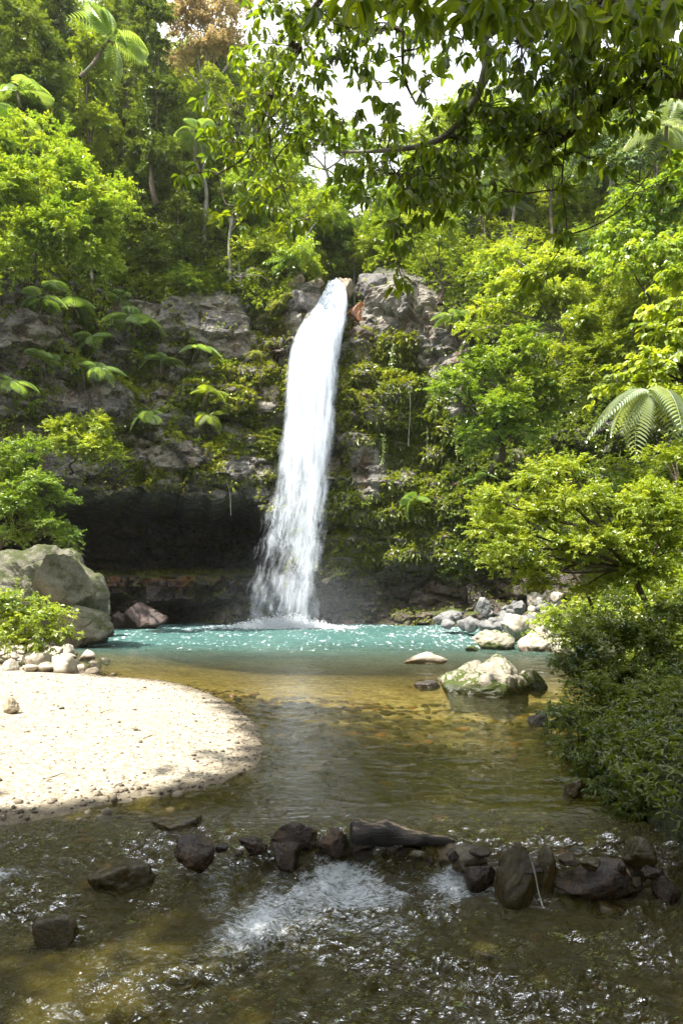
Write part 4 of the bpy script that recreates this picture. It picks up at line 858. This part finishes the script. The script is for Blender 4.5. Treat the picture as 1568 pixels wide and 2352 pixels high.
carpet('right_wall_greenery', 26000, FCL*vis*(cen[:,0] > 6.2)*(FH > 3), .17, L_DARK, k=6, lift=.5)
carpet('cliff_rim_plants', 15000, rim*vis*((np.abs(px_-770) > 55)|(py_ < 600)), .17, L_MID, k=6, lift=.5)
# --- ferns
def frond_geo(L, npin=17, arch=.55, up=.5):
    g = Geo(); s = np.linspace(0,1,14); X_ = L*(s-.12*s*s); Z_ = L*(up*s-arch*1.35*s*s); pts = np.stack([X_, 0*s, Z_],-1)
    g.tube(pts, np.linspace(.014,.004,14)*L, 4)
    q = np.linspace(.14,.985,npin); P = np.stack([np.interp(q,s,X_), 0*q, np.interp(q,s,Z_)],-1); tg = nrm(np.stack([np.gradient(P[:,0]),0*q,np.gradient(P[:,2])],-1))
    ln = L*.36*np.sin(PI*np.clip(q*.9+.08,0,1))**.75
    for sd in (-1,1):
        ax = tg*.35+np.array([0,sd,-.18]); put_leaves(g, P, ax, np.tile([0,0,1.],(npin,1)), ln, np.full(npin, L*.85/npin), T_MID, RG.random(npin)*.5+.25)
    return g.mesh('frond', L_FERN, False)
FR = [frond_geo(1.0, 17), frond_geo(1.0, 15, .75, .55), frond_geo(1.0, 19, .4, .35)]
def fern(base, L, n, label, trunk=.6, group=None, mat=None, lean=(0,0)):
    e = empty('tree_fern', base, label, 'tree fern', group, RG.random()*6)
    e.rotation_euler = (RG.normal()*.2, RG.normal()*.2, e.rotation_euler[2])
    g = Geo(); top = np.array([lean[0], lean[1], trunk]); g.tube(bend((0,0,-.3), top, 0,.03,7), np.linspace(.09,.07,7)*max(.4,L*.5), 7); link('trunk', g.mesh('trunk', BARK), e)
    n = n-int(RG.integers(0,3)) if n < 10 else n
    for i in range(n):
        f = link('frond', FR[i % 3], e); f.location = top; f.rotation_euler = (RG.normal()*.12, RG.uniform(-.45,.35), i*2*PI/n+RG.normal()*.3); s = L*RG.uniform(.65,1.1); f.scale = (s,s,s)
        if mat: f.material_slots[0].link = 'OBJECT'; f.material_slots[0].material = mat
    return e
L_PALE = leafmat('pale_fern_leaf', [(.16,.24,.10),(.26,.36,.17),(.36,.46,.25)], .4, .08)
fl = [(180,700,1.5,'broad tree fern on the upper left cliff beneath the bright tree'),(312,745,1.7,'tree fern spreading pale fronds in the centre of the left cliff'),(210,785,1.2,'tree fern below the broad one on the left cliff'),(108,822,1.2,'tree fern low on the far left of the cliff'),
      (238,848,1.1,'tree fern with brown aerial roots under the left cliff ledge'),(372,830,1.1,'tree fern right of the aerial roots on the left cliff'),(445,802,1.1,'tree fern on the grey blocks left of the fall'),(468,902,1.3,'bright lime frond tree fern nearest the fall on the left wall'),
      (345,955,1.0,'small tree fern low in the middle of the left wall'),(492,958,1.0,'small tree fern under the lime one on the left wall'),(90,690,1.0,'tree fern half hidden under the bright tree'),(270,690,.9,'small fern tuft on the ledge above the tree fern group'),
      (955,1150,1.3,'tree fern hanging low on the dark wall right of the fall'),(1090,1105,1.0,'small tree fern in shade below the dense rounded tree'),(440,300,1.9,'tree fern on a thin trunk in the upper slope gap'),(190,45,2.4,'bright backlit tree fern at the top left'),
      (345,320,1.3,'fern sprouting from the dark creeper slope'),(50,215,2.0,'tree fern in the shade of the top left corner'),(420,430,1.3,'tree fern under the overhanging leaf tips'),(1165,485,1.5,'silver green tree fern on the dim right hillside'),(1530,300,2.0,'pale tree fern at the upper right beneath the bough'),(20,880,.9,'fern at the left frame edge of the dark cliff'),(1030,730,1.0,'fern on the wall corner under the hanging dark tree'),
      (60,290,1.6,'tree fern behind the bright left tree')]
for (a,b,L,l) in fl:
    s_ = surf(a,b,.35); Yk = s_[1]
    if a == 440: s_ = at15(a,b,41.5)
    if (a,b) == (190,45): s_ = at15(a,b,37)
    if (a,b) == (60,290) or (a,b)==(50,215): s_ = at15(a,b,34.5)
    if a == 1530: s_ = at15(a,b,29)
    tk = 3.0 if a in (440,190) else .5
    fern(s_-[0,.1,tk], L*(1.4 if L < 1.8 else 1.0), 8, l, trunk=tk, lean=(0,-.25), mat=L_YELLOW if 'lime' in l else L_PALE if ('silver' in l or l[:4] == 'pale') else None)
L_PALE = leafmat('pale_fern_leaf', [(.16,.24,.10),(.26,.36,.17),(.36,.46,.25)], .4, .08)
FR = [frond_geo(1.0, 22, 1.05, .55), frond_geo(1.0, 21, .95, .5), frond_geo(1.0, 23, 1.15, .6)]
fern(at15(1480,960,13.2), 1.15, 13, 'large pale tree fern with drooping fronds over the right slope', trunk=.4, lean=(0,0), mat=L_PALE)
# --- grass tufts, epiphyte, aerial roots, vines
def tuft(base, L, n, label, group=None, mat=L_GRASS, wd=.02, name='grass_tuft', cat='grass'):
    g = Geo(); az = RG.random(n)*2*PI; el = RG.uniform(.2,1.2,n)
    for i in range(n):
        d = np.array([math.cos(az[i])*math.cos(el[i]), math.sin(az[i])*math.cos(el[i]), math.sin(el[i])]); s = np.linspace(0,1,6); l = L*RG.uniform(.6,1.1)
        c = d*s[:,None]*l+np.array([0,0,-1])*(s[:,None]**2)*l*.75; sd = np.cross(d,[0,0,1]); sd = sd/np.linalg.norm(sd)*wd*(1-s[:,None]**2*.95)
        g.add(np.stack([c-sd,c+sd],1).reshape(-1,3), np.array([(2*j,2*j+1,2*j+3,2*j+2) for j in range(5)]), RG.random())
    o = link(name, g.mesh(name, mat)); o.location = base; return tag(o, label, cat, group)
for a,b,L,l in [(640,700,.9,'large tuft of drooping grass on the shelf left of the fall'),(610,730,.8,'grass tuft left of the large drooping one beside the fall'),(588,815,.8,'pale grass tuft hanging just above the wet black ledge'),(660,680,.6,'small grass tuft nearest the lip on the left'),(820,600,.8,'yellow grass tuft on the block right of the lip'),
                (350,520,1.0,'dry straw coloured grass hanging on the bare earth scar'),(330,480,.8,'dry grass at the top of the earth scar'),(620,790,.5,'small tuft above the pale grass tuft by the black ledge'),(1180,905,.8,'fan of strap leaves in the hollow below the rounded tree')]:
    tuft(surf(a,b,.2), L, 160, l, wd=.018)
tuft(surf(110,1035,1.2), .9, 26, 'strap leaved epiphyte beside the pale ledge shrub', mat=L_BRIGHT, wd=.05, name='epiphyte', cat='plant')
tuft(at15(1450,1810,6.0), .3, 160, 'dry grass and rootlets on the near right bank', wd=.004, mat=L_DEAD, name='dry_grass')
tuft(at15(1390,1850,5.8), .25, 140, 'dry grass trailing to the water at the foot of the right bank', wd=.004, mat=L_DEAD, name='dry_grass')
tuft(at15(1330,1760,7.2), .3, 120, 'straw tuft under the overhanging bank bush', wd=.004, name='dry_grass')
for k, (a,b) in enumerate([(190,860),(216,850),(182,880),(240,840),(96,840),(118,850),(230,900),(205,900)]):
    s_ = surf(a,b,.5); g = Geo()
    for q in range(7): g.tube(bend((RG.normal()*.06,RG.normal()*.05,0),(RG.normal()*.1,RG.normal()*.1,-RG.uniform(1.0,1.9)),0,.04,8), np.linspace(.02,.006,8), 4)
    o = link('aerial_root', g.mesh('aerial_root', BARK)); o.location = s_; tag(o, 'bundle of brown aerial roots hanging from the left cliff ledge', 'roots', 'aerial roots on the left cliff')
for k, (a,b,L) in enumerate([(520,1105,2.0),(940,900,3.2),(955,640,2.0),(1075,760,1.5),(980,980,2.2),(880,1000,2.4),(700,560,2.0),(560,500,3.0),(420,560,3.0),(250,330,3.5),(370,250,4.0),(190,250,4.0),(1050,960,2.5),(1500,360,2.2),(1440,350,2.5),(905,790,2.0),(1010,880,2.4),(330,200,4.0)]):
    s_ = surf(a,b,.9); g = Geo(); pp = bend((0,0,0),(RG.normal()*.15,0,-L),0,.03,16); g.tube(pp, .012, 4)
    if k > 4: put_leaves(g, np.repeat(pp,5,0)[:60]+RG.normal(size=(60,3))*.05, RG.normal(size=(60,3))+[0,0,-1.2], np.tile([0,-1,.6],(60,1)), .14, .08, T_FAR)
    o = link('hanging_vine', g.mesh('hanging_vine', L_MID if k > 4 else BARK_PALE)); o.location = s_; tag(o, 'thin vine hanging down the green wall or slope' if k > 4 else 'bare pale liana strand hanging on the wall', 'vine', 'leafy hanging vines' if k > 4 else 'bare hanging lianas')
# bare branching dead shrub on the wall left of the fall
e = empty('dead_branch', surf(560,640,.6), 'bare grey twisted branch spreading over the wall left of the lip', 'branch'); g = Geo()
for q in range(16):
    g.tube(bend((0,0,0),(RG.uniform(-1.6,1.6),RG.uniform(-1,.2),RG.uniform(-.6,.9)),.1,.15,9), np.linspace(.035,.008,9), 4)
link('twigs', g.mesh('twigs', BARK_PALE), e)

# ================================================================ OVERHANGING TREE
TB = np.array([5.6, -.6, 1.2])
ot = empty('overhanging_tree', TB, 'dark broadleaf tree leaning over the stream from the right with hanging leafy boughs', 'tree')
g = Geo(); TT = np.array([5.0, 2.2, 7.6]); tk = spline([TB-[0,0,1], TB+[0,.2,2], [5.5,1.2,5.2], TT, [3.0,5.5,11.5], [0,7.5,15.5]], 30); g.tube(tk, np.linspace(.42,.15,30), 12); link('trunk', g.mesh('trunk', BARK, True, TB), ot)
BG = [([TT, at15(1640,130,6.4), at15(1568,165,6.6), at15(1420,225,6.9), at15(1330,290,7.2), at15(1250,350,7.4)], .12, .03, BARK),
      ([TT, at15(1500,-60,6.2), at15(1140,60,6.6), at15(1118,150,6.7), at15(1085,240,6.8), at15(1010,320,7.0), at15(900,345,7.2), at15(770,350,7.5)], .075, .012, BARK_PALE),
      ([[3,5,9.5], at15(950,-30,7.2), at15(925,80,7.4), at15(930,180,7.5), at15(955,240,7.5)], .035, .01, BARK),
      ([[3,5.5,10.5], at15(720,20,8), at15(690,110,8.3), at15(640,180,8.5), at15(610,260,8.6), at15(560,360,8.6), at15(500,400,8.6)], .045, .008, BARK),
      ([at15(615,230,8.6), at15(620,330,8.4), at15(650,430,8.3), at15(680,510,8.2)], .014, .005, BARK),
      ([[3,5,9.5], at15(1350,-40,5.6), at15(1280,20,5.4), at15(1180,10,5.0)], .05, .015, BARK),
      ([at15(1300,320,7.1), at15(1290,420,7.1), at15(1298,540,7.0), at15(1240,640,7.0)], .010, .004, BARK),
      ([at15(960,330,7.2), at15(930,450,7.2), at15(905,560,7.2), at15(930,640,7.1)], .012, .004, BARK)]
SK = []
for pts_, r0, r1, bm in BG:
    p = spline(pts_, 40); SK.append(p); g = Geo(); g.tube(p, np.linspace(r0,r1,40), 8); link('bough', g.mesh('bough', bm, True, TB), ot)
SKA = np.vstack(SK)
LB = [(620,90,85,80,.9,8.4),(570,160,55,55,.7,8.5),(530,240,75,55,.9,8.6),(520,320,65,50,.9,8.6),(470,400,55,35,.9,8.6),(590,370,80,60,.9,8.5),(660,290,80,70,.8,8.3),(640,460,80,50,.8,8.4),(530,500,40,32,.9,8.5),(700,520,50,50,.8,8.3),
      (690,190,65,75,.8,8.2),(760,60,90,70,1.1,7.6),(870,60,85,55,.9,7.4),(950,120,60,75,.8,7.4),(840,200,45,40,.5,7.4),(880,310,60,45,.9,7.3),(900,400,110,60,1.3,7.2),(800,430,55,45,1,7.4),(960,470,65,45,1,7.2),(900,550,50,50,.9,7.2),(930,640,28,36,.8,7.1),
      (1010,410,90,55,1.2,7.1),(1060,320,90,70,1.1,7.0),(1130,430,50,40,.8,7.1),(1200,110,90,80,1.4,6.6),(1130,250,80,80,1.2,6.9),(1240,290,95,90,1.4,7.0),(1200,380,65,45,1,7.2),(1330,200,95,100,1.5,6.8),(1380,80,110,80,1.6,6.4),(1500,50,90,70,2,6.2),(1500,150,90,60,2,6.4),
      (1450,260,70,40,1,6.8),(1050,90,60,60,.6,7.0),(1290,450,20,50,.8,7.0),(1300,555,22,26,1,7.0),(1235,645,30,32,1,7.0),(1380,350,55,36,.9,7.0),(1010,190,55,55,.5,7.1),(700,90,60,80,.9,8.0),(1080,10,130,30,1.2,3.9),(830,4,110,24,1.0,4.1),(840,140,45,50,.7,7.4),(790,240,45,50,.6,7.4),(905,225,45,45,.7,7.3),(740,150,45,50,.7,7.8),(620,210,70,50,.8,8.4),(700,280,60,50,.8,8.1),(740,330,60,40,.7,7.9),(1000,100,50,50,.6,7.2),(1260,25,110,36,1.4,4.3),(1450,10,120,40,1.5,4.5),(640,10,80,30,1.2,7.5),(1050,470,50,40,.9,7.1),(1540,380,40,50,.6,6.0)]
for (cx_,cy_,rx,ry,dn,Yk) in LB:
    nt_ = max(5, int(rx*ry*dn/215)); s_ = K15*Yk
    dpt = .32*max(1,rx*s_); a = RG.random(nt_)*2*PI; rr = np.sqrt(RG.random(nt_))*1.05
    P = np.stack([at15(cx_+rx*rr[i]*math.cos(a[i]), cy_+ry*rr[i]*math.sin(a[i]), Yk+RG.normal()*dpt) for i in range(nt_)])
    O = nrm(P-at15(cx_, cy_-ry*.6, Yk)+RG.normal(size=P.shape)*.15)
    g = Geo(); L = .122 if Yk > 5 else .13; k = 7
    PP = np.repeat(P,k,0); OO = np.repeat(O,k,0); r_ = nrm(RG.normal(size=PP.shape)*[1,1,.5]); axl = OO*.5+r_*.8+[0,0,-.38]
    upv = RG.normal(size=PP.shape)*.45+[0,0,1]
    LLn = L*RG.uniform(.65,1.25,len(PP)); put_leaves(g, PP+axl*.02, axl, upv, LLn, LLn*RG.uniform(.36,.46,len(PP)), T_NEAR, np.clip(np.repeat(RG.random(nt_),k)*.5+RG.random(len(PP))*.5,0,1))
    e = link('foliage', g.mesh('foliage', L_OVER, True, TB), ot)
    g = Geo(); c = P.mean(0); d_ = np.linalg.norm(SKA-c,axis=1); q = SKA[d_.argmin()]; hub = c*.7+q*.3; g.tube(bend(q, hub, .05,.06,8), np.linspace(.009,.006,8), 5)
    for p_ in P: g.tube(bend(hub, p_, .08,.07,6), np.linspace(.005,.0025,6), 4)
    link('twigs', g.mesh('twigs', BARK, True, TB), e)
    e['kind'] = None if False else 'thing'
    del e['kind']
# hanging moss clump
c = at15(1235,290,7.2); o = tuft(c, .28, 120, 'clump of brown hanging moss and rootlets on the overhanging bough', mat=L_DEAD, wd=.004, name='hanging_moss', cat='moss')
# --- the crown above the frame, whose shade lies over the stream
def shade_pts(n):
    out = []
    while len(out) < n:
        x = RG.uniform(-8,8); y = RG.uniform(-7,12.6)
        ed = np.interp(y, [-2,4.2,5.0,5.6,6.2,7,8,9.5,12.5], [-7,-3.6,-1.6,-.9,-.65,-.45,-.5,-.9,-2.2])
        if x < ed or (y > 11.2) or (y > 9.6 and x > 1.9) or (y > 6 and x > 5.2): continue
        if ((x-1.3)/2.0)**2+((y-9.6)/1.4)**2 < 1 and RG.random() < .85: continue
        if -2.4 < x < -.1 and 1.7 < y < 3.7 and RG.random() < .9: continue
        if -1.2 < x < -.5 and 5.2 < y < 5.9 and RG.random() < .6: continue
        if -3.2 < x < -2.3 and 3.6 < y < 4.3: continue
        H = (3.6+.93*max(y,0))/.84+RG.uniform(0,2.2); H = max(H, 9.0)
        out.append((x,y,H))
    return out
sp_ = shade_pts(500); clump = Geo()
for (x,y,H) in sp_:
    t_ = H/SUN[2]; c = np.array([x,y,0])+SUN*t_
    nl = 42; P = c+RG.normal(size=(nl,3))*[.42,.42,.22]
    tips(clump, P, nrm(P-c+[0,0,.2]), 5, .26, T_FAR, .48, .3)
link('upper_crown', clump.mesh('upper_crown', L_OVER, False, TB), ot)


hm = bpy.data.materials.new('humid_air'); hm.use_nodes = True; t = NT(hm)
t.n('ShaderNodeOutputMaterial', {'Volume': t.n('ShaderNodeVolumePrincipled', {'Color': (1,1,.97,1), 'Density': .00022, 'Anisotropy': .35}).outputs[0]})
hb = np.array([(x,y,z) for x in (-75,75) for y in (-45,95) for z in (-9,70)], float)
o = link('haze', mesh('haze', hb, [(0,1,3,2),(4,6,7,5),(0,4,5,1),(2,3,7,6),(0,2,6,4),(1,5,7,3)], hm)); tag(o, kind='stuff')

# ---------------------------------------------------------------- camera and light
cam = bpy.data.cameras.new('camera'); co = bpy.data.objects.new('camera', cam); C.objects.link(co)
co.location = (0,0,CH); co.rotation_euler = (PI/2,0,0)
cam.sensor_fit = 'VERTICAL'; cam.sensor_height = 36; cam.sensor_width = 24; cam.lens = F_/1024*36; cam.shift_y = 85/1024
cam.clip_start = .05; cam.clip_end = 500
SC.camera = co
sl = bpy.data.lights.new('sun', 'SUN'); so = bpy.data.objects.new('sun', sl); C.objects.link(so)
sl.energy = 5.0; sl.angle = math.radians(.55); sl.color = (1,.95,.86)
so.rotation_euler = Vector(SUN).to_track_quat('Z','Y').to_euler(); so.location = (-10,3,40)
w = bpy.data.worlds.new('World'); SC.world = w; w.use_nodes = True; nt = w.node_tree; nt.nodes.clear()
class WT(NT):
    def __init__(s, tree): s.t = tree
t = WT(nt)
sky = t.n('ShaderNodeTexSky', None, sky_type='NISHITA', sun_disc=False)
sky.sun_elevation = math.asin(SUN[2]); sky.sun_rotation = math.atan2(SUN[0], SUN[1]); sky.dust_density = 3; sky.ozone_density = 1
tc = t.n('ShaderNodeTexCoord').outputs['Generated']
cl = t.step(t.noise(tc, 2.2, 6, .6), .30, .58)
colr = t.mix(t.math('MULTIPLY', cl, .8), sky.outputs[0], (10,10.1,10.3,1))
bg = t.n('ShaderNodeBackground', {'Color': colr, 'Strength': .12})
t.n('ShaderNodeOutputWorld', {'Surface': bg.outputs[0]})
SC.view_settings.view_transform = 'Standard'; SC.view_settings.look = 'None'; SC.view_settings.gamma = 1
SC.view_settings.exposure = 1.4
cy = SC.cycles
cy.max_bounces = 7; cy.diffuse_bounces = 3; cy.glossy_bounces = 3; cy.transmission_bounces = 4; cy.transparent_max_bounces = 14; cy.volume_bounces = 1
cy.caustics_reflective = False; cy.caustics_refractive = False; cy.sample_clamp_indirect = 6
cy.use_adaptive_sampling = True; cy.adaptive_threshold = .02
cy.use_denoising = True; cy.denoiser = 'OPENIMAGEDENOISE'
